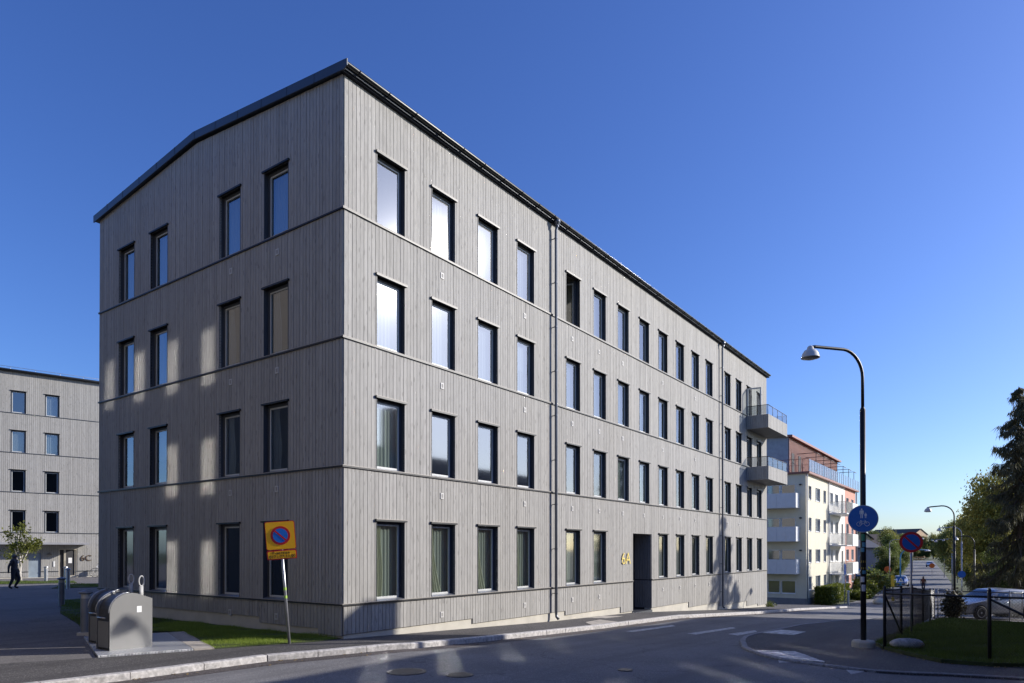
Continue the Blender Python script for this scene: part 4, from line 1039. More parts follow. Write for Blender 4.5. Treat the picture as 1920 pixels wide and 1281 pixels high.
    row(T, *at(px, Y), s_, rz, lab, g_, nm)

# young birch in front of 6C
TB = tree_meshes(21, 3.7, 1.15, 1700, 0.10, leaf_mat("young_birch_leaves", (0.08, 0.11, 0.02), (0.20, 0.20, 0.04), 0.4), BIRCHB, None, 0.3, 0.16, 10)
u, v = UV(-31.4, 44.0); put_tree("young_birch", TB, G(u, v), 0.5, 1.0, "young birch with thin trunk in front of the 6C building")
u, v = UV(-20.2, 36.5); put_tree("young_birch", TB, G(u, v), 2.5, 1.15, "young birch half hidden behind the gable corner of the long building")

def hedge(name, parent, x0, x1, y0, y1, z0, z1, n, size, m, seed):
    rg = np.random.default_rng(seed); p = rg.uniform([x0, y0, z0], [x1, y1, z1], (n, 3))
    # push towards the surface
    for a, (lo, hi) in enumerate(((x0, x1), (y0, y1), (z0, z1))):
        k = rg.random(n) < 0.25; side = rg.random(n) < 0.5; p[k, a] = np.where(side[k], lo, hi) + rg.normal(size=k.sum()) * 0.05
    return rawmesh(name, leaf_quads(p, size, rg), 4, rg.random(n), m)
HED = hedge("hedge", None, 0, 8.0, 0, 1.3, 0.0, 1.35, 11000, 0.13, L_SH, 5)
o = inst("hedge", HED, None, G(56.2, 0.9), ANG); tag(o, "clipped green hedge in front of the cream building", "hedge"); o.scale = (1.05, 1, 1)
BSH = {}
for i, (uu, vv, s_, lab) in enumerate([(66.0, 0.5, 0.8, "rounded low bush at the right end of the clipped hedge"), (69.0, 0.35, 0.85, "rounded bush in front of the salmon wall"),
                                      (73.0, 1.0, 1.1, "leafy bush right of the hedge, left of the white bollard"), (78.5, 2.2, 1.4, "wild shrub by the pavement beyond the salmon corner"),
                                      (83.0, 2.0, 1.3, "yellow-green shrub in front of the grey house"), (88.0, 2.3, 1.5, "reddish-tipped shrub in the strip of plants beside the pavement"),
                                      (93.0, 2.6, 1.7, "tall green shrub at the end of the plant strip"), (99, 3.2, 1.8, "dark green shrub by the parked car on the left")]):
    rg = np.random.default_rng(40 + i); blobs = [(rg.uniform(-.5, .5), rg.uniform(-.4, .4), 0.5 + rg.uniform(-.1, .25), 0.75, 0.7, 0.45) for _ in range(4)]
    pts, cc, rn = crown_points(rg, blobs, 3600, 0.15, 18); pts[:, 2] = np.maximum(pts[:, 2], 0.0)
    me = rawmesh("bush", leaf_quads(pts, 0.13, rg), 4, np.clip(rn * 0.5 + rg.random(len(rn)) * 0.5, 0, 1), L_SH if i < 6 else L_GREEN)
    o = inst("bush", me, None, G(uu, vv, -0.1)); o.scale = (s_ * 1.2, s_ * 1.2, s_); tag(o, lab, "bush", "bushes beside the street")
rg = np.random.default_rng(77); pts, cc, rn = crown_points(rg, [(0, 0, 0.55, 0.34, 0.34, 0.5), (0.1, 0.1, 0.85, 0.25, 0.25, 0.35)], 2600, 0.14, 18); pts[:, 2] = np.maximum(pts[:, 2], 0)
o = inst("bush", rawmesh("bush", leaf_quads(pts, 0.09, rg), 4, rn, leaf_mat("dry_bush", (0.035, 0.035, 0.02), (0.08, 0.07, 0.035), 0.2)), None, G(27.6, -9.8)); tag(o, "small dark bush in front of the silver car's bonnet", "bush")
# weeds at the house corner
rg = np.random.default_rng(78); pts = rg.normal(size=(250, 3)) * [0.18, 0.18, 0.10] + [0, 0, 0.12]; pts[:, 2] = np.abs(pts[:, 2])
o = inst("weeds", rawmesh("weeds", leaf_quads(pts, 0.06, rg), 4, rg.random(250), L_SH), None, G(32.95, -0.1)); tag(o, "tuft of weeds at the far corner of the long building", "weeds")

# ------------------------------------------------------------------ far houses
def gabled(name, label, loc, rz, L, Wd, hw, hr, wallm, roofm, wins=(), chim=None, group=None, base=-1.0):
    t = empty(name, loc, rz, label, "house", group)
    MB().box(0, L, 0, 0.25, base, hw).build("wall", wallm, t); MB().box(0, L, Wd - 0.25, Wd, base, hw).build("wall", wallm, t)
    for x in (0, L - 0.25): MB().prism([(0.25, base), (Wd - 0.25, base), (Wd - 0.25, hw), (Wd / 2, hw + hr * 0.97), (0.25, hw)], x, x + 0.25, 'x').build("wall", wallm, t)
    mb = MB(); e = 0.35; k = hr / (Wd / 2)
    mb.prism([(-e, hw - e * k), (Wd / 2, hw + hr), (Wd + e, hw - e * k), (Wd + e, hw - e * k + 0.2), (Wd / 2, hw + hr + 0.22), (-e, hw - e * k + 0.2)], -e, L + e, 'x')
    rf = mb.build("roof", roofm, t)
    if chim: MB().box(chim[0], chim[0] + chim[2], Wd / 2 - 0.45, Wd / 2 + 0.45, hw + hr - 0.4, chim[1]).build("chimney", mat("chimney_brick", (0.25, 0.12, 0.09), 0.9), rf)
    for (face, a, b, z0, z1) in wins:
        if face == 'f': o = MB().box(a, b, -0.06, 0.0, z0, z1).build("window", WHITE, t); MB().box(a + 0.08, b - 0.08, -0.065, -0.061, z0 + 0.08, z1 - 0.08).build("pane", ROOM_DK, o)
        else: o = MB().box(-0.06, 0.0, a, b, z0, z1).build("window", WHITE, t); MB().box(-0.065, -0.061, a + 0.08, b - 0.08, z0 + 0.08, z1 - 0.08).build("pane", ROOM_DK, o)
    return t
ROOFT = mat("brown_roof", (0.10, 0.075, 0.06), 0.8, 0, 0.2, 2)
ROOFG = mat("grey_roof", (0.10, 0.10, 0.11), 0.7, 0, 0.15, 2)
BEIGE = mat("beige_render", (0.62, 0.47, 0.27), 0.85, 0, 0.05)
GREYH = mat("grey_boards", (0.30, 0.29, 0.31), 0.8, 0, 0.08)
u, v = UV(60.6, 122); gabled("house", "small grey house with white corner boards behind the street lamp", (56.5, 114, ZC - 4.9), R(5), 4.6, 7.0, 5.3, 1.2, GREYH, ROOFG, (('f', 1.0, 2.0, 2.9, 4.0),))
gabled("house", "yellow gabled house above the grey one, behind the black lamp post", (77, 158, ZC - 4.6), R(-8), 9.0, 12.0, 5.6, 2.6, BEIGE, ROOFT, (('f', 1, 2, 3.5, 4.8),))
# gable faces the camera: a second, wider one with the ridge towards us
gabled("house", "beige house with its gable towards the street, top of the left row", (79.5, 152, ZC - 4.6), R(98), 10.0, 5.2, 7.2, 1.9, BEIGE, ROOFT, (('l', 1.5, 2.4, 4.6, 5.8), ('l', 2.8, 3.7, 4.6, 5.8)))
gabled("house", "long brown-roofed apartment house closing the view above the trees", (217, 418, ZC - 4), R(-60), 27.0, 14.0, 13.2, 3.2, mat("ochre_render", (0.60, 0.42, 0.26), 0.85), ROOFT, tuple(('f', 3 + 4 * i, 4.4 + 4 * i, 8.2, 9.8) for i in range(6)))

# ------------------------------------------------------------------ neighbours outside the picture that shade and mirror
nb = empty("apartment_building", W(-8, -3.5, 0), ANG, "brown rendered apartment building across the courtyard entrance, left of the picture", "building")
NBW = [(2.93, 8.83), (1.05, 8.83), (-0.80, 8.83), (-2.65, 8.83), (-0.80, 5.9), (-2.65, 5.9), (-0.80, 3.2), (-2.65, 3.2)]
NX = 22.0
rect_wall(nb, mat("brown_render", (0.17, 0.15, 0.13), 0.85, 0, 0.06), 0, NX, -3, 11.6, [(v0 + 3.5, v0 + 3.5 + 0.75, z, z + 1.62) for v0, z in NBW], (0, 0, 0), math.pi / 2)
for v0, z in NBW: window(nb, (0, v0 + 3.5, z), math.pi / 2, 0.75, 1.62, 0.05, WHITE, WHITE, False, (), room=ROOM_DK, deep=0.6, sill_m=WHITE, side=0.1, gl=GLASS_MIRROR, fw=0.02)
MB().box(-12, -0.3, 0, 0.3, -3, 11.6).build("wall", BACK, nb); MB().box(-12, -0.3, NX - 0.3, NX, -3, 11.6).build("wall", BACK, nb); MB().box(-12, -11.7, 0.3, NX - 0.3, -3, 11.6).build("wall", BACK, nb)
MB().box(-12.3, 0.12, -0.3, NX + 0.3, 11.6, 11.85).build("roof", ROOFG, nb)
BRICK = mat("brick_red_render", (0.20, 0.11, 0.08), 0.9, 0, 0.15, 3)
for i, (u0, u1, zr, lab) in enumerate([(-14, 2, 5.75, "dark row house with pitched roof opposite, nearest of the three"), (2, 9.4, 5.70, "dark row house with pitched roof opposite, second of the three"),
                                       (9.4, 16.2, 5.62, "dark row house opposite, third from the near end"), (16.2, 23, 5.45, "dark row house opposite with a tall chimney"), (23, 30.6, 5.2, "last dark row house opposite, by the lawn")]):
    gabled("row_house", lab, W(u0, -17.6, 0), ANG, u1 - u0, 4.4, zr - 1.9, 1.7, BRICK, ROOFG, (), (0.1, 7.75, 1.1) if i == 3 else None, "row houses across the street", base=-3.6)

# ------------------------------------------------------------------ street lamps
def lamp_obj(loc, rz, height, arm, polem, label, group="bent-neck street lamps", r0=0.064, base=True):
    t = empty("street_lamp", loc, rz, label, "street lamp", group)
    R0 = min(0.62, arm * 0.5); hs_ = height * 0.80; pts = [(0, 0, 0), (0, 0, hs_)]
    mb = MB(); mb.tube(pts, [r0, r0], 14); mb.build("pole", polem, t)
    pts = [(0, 0, hs_), (0, 0, height - R0)] + [(R0 - R0 * math.cos(a), 0, height - R0 + R0 * math.sin(a)) for a in [math.pi / 2 * k / 8 for k in range(1, 9)]] + [(arm - 0.12, 0, height - 0.04), (arm, 0, height - 0.07)]
    mb = MB(); mb.tube(pts, [r0 * 0.58] * len(pts), 12); mb.build("arm", polem, t)
    MB().lathe([(r0, -0.02), (r0 * 0.98, 0.03), (r0 * 0.6, 0.09)], 14, (0, 0, hs_)).build("collar", polem, t)
    c = (arm + 0.02, 0, height - 0.12)
    mb = MB(); mb.smooth = True; mb.lathe([(0.04, 0.08), (0.065, 0.055), (0.08, 0.0), (0.135, -0.03), (0.178, -0.10), (0.20, -0.185), (0.21, -0.20), (0.195, -0.197), (0.17, -0.10), (0.08, -0.04)], 24, c)
    sh = mb.build("lamp_shade", mat("lamp_white", (0.62, 0.60, 0.55), 0.5), t)
    MB().lathe([(0.19, 0), (0.178, -0.03), (0.10, -0.055), (0.02, -0.06)], 24, (c[0], 0, c[2] - 0.178)).build("lens", mat("lamp_lens", (0.30, 0.29, 0.26), 0.3), sh)
    if base: MB().lathe([(0.26, -0.2), (0.26, 0.10), (0.23, 0.14), (0.12, 0.15)], 20).build("foundation", CONC, t)
    return t
LR = math.atan2(15.95 - 16.62, 6.95 - 8.53)
l1 = lamp_obj(G(8.4, -9.0, -0.05), LR, 7.12, 1.66, METAL_BLACK, "nearest bent-neck street lamp with black pole and white shade by the fence")
mb = MB(); rr = random.Random(5)
STK = [mat("sticker_green", (0.05, 0.28, 0.16), 0.5), mat("sticker_white", (0.6, 0.6, 0.6), 0.5), mat("sticker_blue", (0.1, 0.3, 0.4), 0.5), mat("tape_yellow", (0.40, 0.30, 0.05), 0.5)]
def band_on(z0, z1, a0, a1, m, name="sticker", r=0.066):
    mb = MB(); n = 8; vs = []
    for k in range(n + 1):
        a = a0 + (a1 - a0) * k / n; vs += [(r * math.cos(a), r * math.sin(a), z0), (r * math.cos(a), r * math.sin(a), z1)]
    mb.add(vs, [(2 * k, 2 * k + 2, 2 * k + 3, 2 * k + 1) for k in range(n)]); mb.build(name, m, l1)
ca = math.atan2(-16.6, -8.53) - LR
for z, h_, m, o_ in [(2.55, 0.16, 0, 0), (2.40, 0.11, 2, 0.3), (2.28, 0.10, 2, -0.3), (1.33, 0.16, 1, 0.1), (1.55, 0.13, 1, -0.3), (1.75, 0.08, 2, 0.4)]: band_on(z, z + h_, ca + o_ - 0.7, ca + o_ + 0.7, STK[m])
for z in (2.02, 1.86): band_on(z, z + 0.05, 0, 6.283, STK[3], "tape")
lamp_obj(W(37.9, -9.3, Hs(37.9)), ANG + R(90), 6.35, 1.3, METAL_BLACK, "second bent-neck street lamp, dark pole in front of the birches")
PGREY = mat("pole_pale_grey", (0.40, 0.40, 0.42), 0.5, 0.3)
def lw_(x, y, h_, arm, m, lab, rz=R(90), r0=0.064): u, v = UV(x, y); return lamp_obj(G(u, v), ANG + rz, h_, arm, m, lab, r0=r0, base=False)
lw_(40.0, 61.2, 6.9, 1.7, PGREY, "pale grey bent-neck lamp with a small blue round sign on its pole", R(88))
lw_(37.3, 55.5, 5.9, 1.25, METAL_BLACK, "dark lamp post standing among the birches at the right", R(88))
lw_(55.0, 86.0, 6.3, 1.7, PGREY, "pale lamp post right behind the second dark one")
lw_(66.0, 102.0, 6.6, 1.7, PGREY, "fourth pale lamp post further down the right side")
lw_(76.0, 121.0, 6.8, 1.8, PGREY, "small distant lamp post by the dark street trees")
lw_(53.5, 97.5, 6.4, 1.6, PGREY, "pale lamp post in front of the grey house on the left", R(-80))
lw_(85.0, 146.0, 7.4, 1.9, PGREY, "most distant lamp post over the left of the road", R(-80))
# blue post with crossing sign
u, v = UV(41.2, 73.0); bp = empty("blue_post", G(u, v), ANG + R(-90), "bright blue curved post carrying a pedestrian crossing sign", "post")
BP = mat("blue_paint_post", (0.03, 0.22, 0.45), 0.5)
mb = MB(); mb.tube([(0, 0, 0), (0, 0, 4.2)] + [(0.9 - 0.9 * math.cos(a), 0, 4.2 + 0.9 * math.sin(a)) for a in [math.pi / 2 * k / 6 for k in range(1, 7)]] + [(2.4, 0, 5.0)], [0.1] + [0.06] * 8, 10); mb.build("pole", BP, bp)
mb = MB(); mb.lathe([(0.04, 0.15), (0.3, 0.0), (0.28, -0.03)], 14, (2.5, 0, 4.92)); mb.build("lamp_shade", WHITE, bp)

# ------------------------------------------------------------------ signs
def face_rot(x, y, extra=0.0): return math.atan2(-y, -x) + R(90) + extra       # local -y looks at the camera side
def disc(mb, r, y, n=36, cx=0, cz=0, th=0.004):
    mb.prism([(cx + r * math.cos(2 * math.pi * k / n), cz + r * math.sin(2 * math.pi * k / n)) for k in range(n)], y, y + th, 'y')
def nostop_face(parent, cz, r, mats=(RED, BLUE2), y=-0.03):
    mb = MB(); disc(mb, r, y, cz=cz); s = mb.build("sign_plate", mats[0], parent)
    mb = MB(); disc(mb, r * 0.76, y - 0.003, cz=cz, th=0.002); mb.build("blue_field", mats[1], s)
    mb = MB(); a = R(-45); d = Vector((math.cos(a), math.sin(a))); p = Vector((-d.y, d.x)); L = r * 0.80; hw = r * 0.085
    mb.prism([tuple(d * L + p * hw + Vector((0, cz))), tuple(-d * L + p * hw + Vector((0, cz))), tuple(-d * L - p * hw + Vector((0, cz))), tuple(d * L - p * hw + Vector((0, cz)))], y - 0.006, y - 0.0045, 'y'); mb.build("red_bar", mats[0], s)
    return s
# leaning parking sign
ps = empty("parking_sign", G(-1.16, 0.30), 0, "leaning galvanised post with yellow no-parking sign and service number below", "sign")
ps.rotation_euler = (R(0), R(-4.6), R(14)); 
mb = MB(); mb.tube([(0, 0, -0.3), (0, 0, 2.55)], 0.03, 12); mb.build("post", GALV, ps)
def rrect(w_, h_, r, n=5, cx=0, cz=0):
    out = []
    for sx, sz, a0 in ((1, 1, 0), (-1, 1, 90), (-1, -1, 180), (1, -1, 270)):
        for k in range(n + 1): a = R(a0 + 90 * k / n); out.append((cx + sx * (w_ / 2 - r) + r * math.cos(a), cz + sz * (h_ / 2 - r) + r * math.sin(a)))
    return out
ppl = MB().prism(rrect(0.59, 0.59, 0.04, cz=2.26), -0.05, -0.046, 'y').build("sign_plate", RED, ps)
MB().prism(rrect(0.565, 0.565, 0.035, cz=2.26), -0.0535, -0.051, 'y').build("yellow_field", YELLOW, ppl)
nostop_face(ppl, 2.26, 0.195, (RED, BLUE), -0.058)
pp2 = MB().prism(rrect(0.59, 0.19, 0.03, cz=1.862), -0.05, -0.046, 'y').build("text_plate", RED, ps)
MB().prism(rrect(0.55, 0.15, 0.025, cz=1.862), -0.0535, -0.051, 'y').build("yellow_field", YELLOW, pp2)
place_text(text_mesh("P-service", 0.083, 0.0008, BLACK, bold=0.0012, spacing=1.12), pp2, (-0.185, -0.0555, 1.878), (R(90), 0, 0), 1.0, "lettering")
place_text(text_mesh("0771-77 11 00", 0.083, 0.0008, BLACK, bold=0.0012, spacing=1.08), pp2, (-0.25, -0.0555, 1.80), (R(90), 0, 0), 0.98, "lettering")
MB().box(-0.035, 0.035, -0.046, 0.035, 2.0, 2.04).box(-0.035, 0.035, -0.046, 0.035, 2.45, 2.49).build("clamp", GALV, ps)
for z in (0.95, 1.12): MB().lathe([(0.0315, 0), (0.0315, 0.06)], 12, (0, 0, z)).build("sticker", mat("sticker_lime", (0.35, 0.55, 0.08), 0.5), ps)
# no-stopping sign on the grey pole
ns = empty("no_stopping_sign", G(12.9, -9.56), face_rot(11.6, 20, R(6)), "round red and blue no-stopping sign on a grey pole behind the fence", "sign")
MB().tube([(0, 0, -0.3), (0, 0, 2.9)], 0.03, 10).build("post", GALV, ns)
nostop_face(ns, 2.62, 0.30, (RED, BLUE2), -0.05)
# walking and cycling sign on the near lamp

cs = empty("footway_sign", W(8.4, -9.0, Hs(8.4)), face_rot(8.53, 16.6), "round blue footpath and cycleway sign fixed to the black lamp post", "sign")
zc = 0.76 - Hs(8.4); 
mb = MB(); disc(mb, 0.33, -0.13, cz=zc, n=48); sp = mb.build("sign_plate", mat("sign_rim_grey", (0.42, 0.46, 0.5), 0.4), cs)
mb = MB(); disc(mb, 0.312, -0.133, cz=zc, n=48, th=0.002); mb.build("blue_field", BLUE2, sp)
mb = MB(); mb.box(-0.10, 0.10, -0.126, 0.09, zc - 0.12, zc - 0.08); mb.box(-0.10, 0.10, -0.126, 0.09, zc + 0.12, zc + 0.16); mb.build("clamp", GALV, cs)
mb = MB(); y = -0.136
def fig(mb, cx, z0, h_):
    disc(mb, h_ * 0.085, y, 14, cx, z0 + h_ * 0.91, 0.002)
    mb.prism([(cx - h_ * .13, z0 + h_ * .80), (cx + h_ * .13, z0 + h_ * .80), (cx + h_ * .12, z0 + h_ * .44), (cx - h_ * .12, z0 + h_ * .44)], y, y + 0.002, 'y')
    for s in (-1, 1):
        mb.prism([(cx + s * h_ * .02, z0 + h_ * .45), (cx + s * h_ * .12, z0 + h_ * .45), (cx + s * h_ * .11, z0), (cx + s * h_ * .03, z0)][::s], y + 0.0001, y + 0.0021, 'y')
        mb.prism([(cx + s * h_ * .13, z0 + h_ * .80), (cx + s * h_ * .20, z0 + h_ * .74), (cx + s * h_ * .19, z0 + h_ * .40), (cx + s * h_ * .145, z0 + h_ * .40)][::-s], y + 0.0002, y + 0.0022, 'y')
fig(mb, -0.03, zc + 0.015, 0.235); fig(mb, 0.055, zc + 0.015, 0.13)
mb.build("walkers_symbol", WHITE, sp)
mb = MB()
for cx in (-0.085, 0.085): mb.tube([(cx + 0.05 * math.cos(2 * math.pi * k / 24), y, zc - 0.125 + 0.05 * math.sin(2 * math.pi * k / 24)) for k in range(24)], 0.006, 5, closed=True)
bz = zc - 0.125
for p, q in [((-0.085, 0), (-0.045, 0.065)), ((-0.045, 0.065), (0.055, 0.065)), ((0.085, 0), (0.05, 0.085)), ((-0.045, 0.065), (0.0, 0.0)), ((0.0, 0.0), (0.055, 0.065)), ((-0.085, 0), (0.0, 0.0)), ((-0.065, 0.085), (-0.03, 0.085)), ((-0.0475, 0.085), (-0.045, 0.065)), ((0.05, 0.085), (0.03, 0.09))]:
    mb.tube([(p[0], y, bz + p[1]), (q[0], y, bz + q[1])], 0.005, 5)
mb.build("bicycle_symbol", WHITE, sp)
# small blue round sign on pale lamp; far crossing signs; orange discs; yellow marker
def simple_sign(x, y, h_, shape, m, lab, r=0.3, pm=GALV, name="road_sign", sym=None):
    u, v = UV(x, y); t = empty(name, G(u, v), face_rot(x, y), lab, "sign"); MB().tube([(0, 0, -0.2), (0, 0, h_)], 0.03, 8).build("post", pm, t)
    mb = MB()
    if shape == 'disc': disc(mb, r, -0.06, cz=h_ - r)
    else: mb.prism(rrect(2 * r, 2 * r, 0.05, cz=h_ - r), -0.06, -0.05, 'y')
    s = mb.build("sign_plate", m, t)
    if sym == 'walk':
        mb = MB(); mb.prism([(-r * .8, h_ - 1.7 * r), (r * .8, h_ - 1.7 * r), (0, h_ - 0.25 * r)], -0.066, -0.062, 'y'); w__ = mb.build("white_triangle", WHITE, s)
        mb = MB(); mb.prism([(-r * .2, h_ - 1.55 * r), (0, h_ - 1.1 * r), (r * .25, h_ - 1.55 * r), (r * .1, h_ - 0.7 * r), (-r * .1, h_ - 0.7 * r)], -0.07, -0.067, 'y'); mb.build("walking_figure", BLACK, s)
    return t
simple_sign(39.6, 60.6, 3.0, 'disc', BLUE2, "small round blue sign on the pale lamp post", 0.3)
simple_sign(40.4, 71.5, 2.2, 'rect', BLUE2, "square pedestrian crossing sign on the blue post", 0.32, BP, sym='walk')
simple_sign(37.2, 73.5, 3.0, 'rect', BLUE2, "square pedestrian crossing sign on a grey post beside the salmon corner", 0.4, sym='walk')
ORG = mat("orange_sign", (0.75, 0.16, 0.02), 0.5)
simple_sign(53.5, 98.0, 2.6, 'disc', ORG, "orange round warning sign in front of the left hedge", 0.45)
simple_sign(77.5, 127.0, 2.4, 'disc', ORG, "orange round warning sign standing on the far road", 0.45)
u, v = UV(36.8, 66.5); ym = empty("marker_post", G(u, v), face_rot(36.8, 66.5), "black and yellow marker post at the street corner", "post")
MB().tube([(0, 0, 0), (0, 0, 2.3)], 0.06, 8).build("post", METAL_BLACK, ym); mb = MB()
for k in range(3): mb.box(-0.16 + 0.1 * k, -0.08 + 0.1 * k, -0.09, -0.07, 1.35, 2.45)
mb.build("yellow_panel", mat("marker_yellow", (0.7, 0.45, 0.02), 0.5), ym)
MB().box(-0.13, 0.13, -0.1, 0.1, -0.02, 0.35).build("yellow_foot", bpy.data.materials["marker_yellow"], ym)
BARO = mat("barrier_orange", (0.55, 0.28, 0.08), 0.6)
for i, (x, y) in enumerate([(169.5, 290), (171.8, 291), (174, 292)]):
    u, v = UV(x, y); t = empty("road_barrier", G(u, v), face_rot(x, y), ["orange road barrier nearest to the tree at the top of the road", "middle orange road barrier at the top of the road", "orange road barrier furthest right at the top of the road"][i], "barrier", "barriers at the top of the road")
    mb = MB(); mb.box(-0.8, 0.8, -0.05, 0.05, 0.9, 1.6); mb.box(-0.8, 0.8, -0.05, 0.05, 0.2, 0.6); mb.build("board", BARO, t); MB().box(-0.95, -0.85, -0.3, 0.3, 0, 1.5).build("foot", METAL_BLACK, t); MB().box(0.85, 0.95, -0.3, 0.3, 0, 1.5).build("foot", METAL_BLACK, t)
# thin sign pole in front of the hedge + bollard + concrete dome
u, v = 57.5, 0.2; t = empty("sign_pole", G(55.0, -0.4), face_rot(27, 60, R(75)), "thin pole with a narrow blue sign seen edge-on in front of the hedge", "sign")
MB().tube([(0, 0, 0), (0, 0, 3.6)], 0.03, 8).build("post", GALV, t); MB().box(-0.3, 0.3, -0.05, -0.03, 2.6, 3.5).build("sign_plate", BLUE2, t)
BOLM = mat("bollard_grey_blue", (0.20, 0.22, 0.25), 0.45, 0.3)
def bollard(loc, h_, r, lab, m=BOLM, cap=True):
    t = empty("bollard_light", loc, 0, lab, "bollard", "bollard lights")
    MB().lathe([(r * 1.0, -0.1), (r, 0.0), (r, h_ - 0.18)], 20).build("post", m, t)
    MB().lathe([(r * 0.9, h_ - 0.18), (r * 0.9, h_ - 0.08)], 20).build("lens", mat("bollard_lens", (0.45, 0.45, 0.42), 0.3), t)
    MB().lathe([(r * 1.05, h_ - 0.08), (r * 1.5, h_ - 0.055), (r * 1.45, h_ - 0.03), (0.02, h_ + 0.02)], 20).build("cap", m, t)
    return t
u, v = UV(-9.85, 15.9); bollard(G(u, v), 1.02, 0.10, "grey bollard light nearest the waste chutes"); MB().box(-0.14, 0.14, -0.14, 0.14, -0.1, 0.06).build("bollard_footing", CONC, None, G(u, v), 0.3, label="square concrete footing under the nearest bollard light", cat="footing")
u, v = UV(-15.9, 24.3); bollard(G(u, v), 1.0, 0.10, "dark bollard light in the shade at the edge of the courtyard lawn")
u, v = UV(-22.9, 35.5); bollard(G(u, v), 1.05, 0.09, "pale bollard light between the courtyard lawns", GALV)
u, v = UV(-30.2, 44.6); bollard(G(u, v), 0.95, 0.10, "pale bollard light next to the young birch", GALV)
u, v = UV(-28.8, 44.4); bollard(G(u, v), 0.95, 0.10, "pale bollard light in front of the 6C wall lamp", GALV)
bollard(G(56.9, -0.35), 1.15, 0.10, "white-topped bollard in front of the hedge by the cream building", GALV)
o = MB(); o.smooth = True; o.lathe([(0.50, -0.05), (0.5, 0.08), (0.44, 0.24), (0.32, 0.38), (0.15, 0.46), (0.01, 0.48)], 24); o.build("concrete_dome", CONC, None, G(60.4, -2.3), label="pale concrete half-dome at the mouth of the side street", cat="concrete dome")

# ------------------------------------------------------------------ manholes
def manhole(u, v, r, lab):
    t = empty("manhole_cover", G(u, v, -0.109), ANG, lab, "manhole cover")
    MB().lathe([(r, 0.0), (r, 0.012), (r * 0.9, 0.014)], 32).build("ring", mat("cast_iron_worn", (0.12, 0.11, 0.10), 0.5, 0.5), t)
    mb = MB(); mb.lathe([(r * 0.88, 0.0), (r * 0.88, 0.017)], 32)
    for k in range(-4, 5):
        h_ = math.sqrt(max(0.01, (r * 0.8) ** 2 - (k * r * 0.18) ** 2)); mb.box(k * r * 0.18 - 0.01, k * r * 0.18 + 0.01, -h_, h_, 0.017, 0.021)
    mb.build("lid", mat("cast_iron", (0.16, 0.15, 0.14), 0.45, 0.5), t)
manhole(-1.68, -3.59, 0.33, "larger round manhole cover in the road near the kerb")
manhole(-1.39, -4.51, 0.23, "smaller round manhole cover right of the larger one")
manhole(0.75, -6.45, 0.13, "tiny valve cover in the middle of the road")
# boulder
o = MB(); o.smooth = True
rg = random.Random(3); prof_ = []
vs = []; fs = []
for j in range(9):
    ph_ = math.pi * j / 8
    for k in range(14):
        a = 2 * math.pi * k / 14; s_ = 1 + rg.uniform(-.06, .06); q = 0.8
        cx = math.copysign(abs(math.cos(a)) ** q, math.cos(a)); sx = math.copysign(abs(math.sin(a)) ** q, math.sin(a))
        vs.append((0.37 * math.sin(ph_) ** 0.8 * cx * s_, 0.17 * math.sin(ph_) ** 0.8 * sx * s_, 0.09 + 0.125 * math.cos(ph_) * s_))
for j in range(8):
    for k in range(14): fs.append((j * 14 + k, (j + 1) * 14 + k, (j + 1) * 14 + (k + 1) % 14, j * 14 + (k + 1) % 14))
o.add(vs, fs); o.build("boulder", GRANITE, None, G(8.04, -9.95, 0.02), R(-3), label="pale oblong stone at the edge of the lawn", cat="stone")

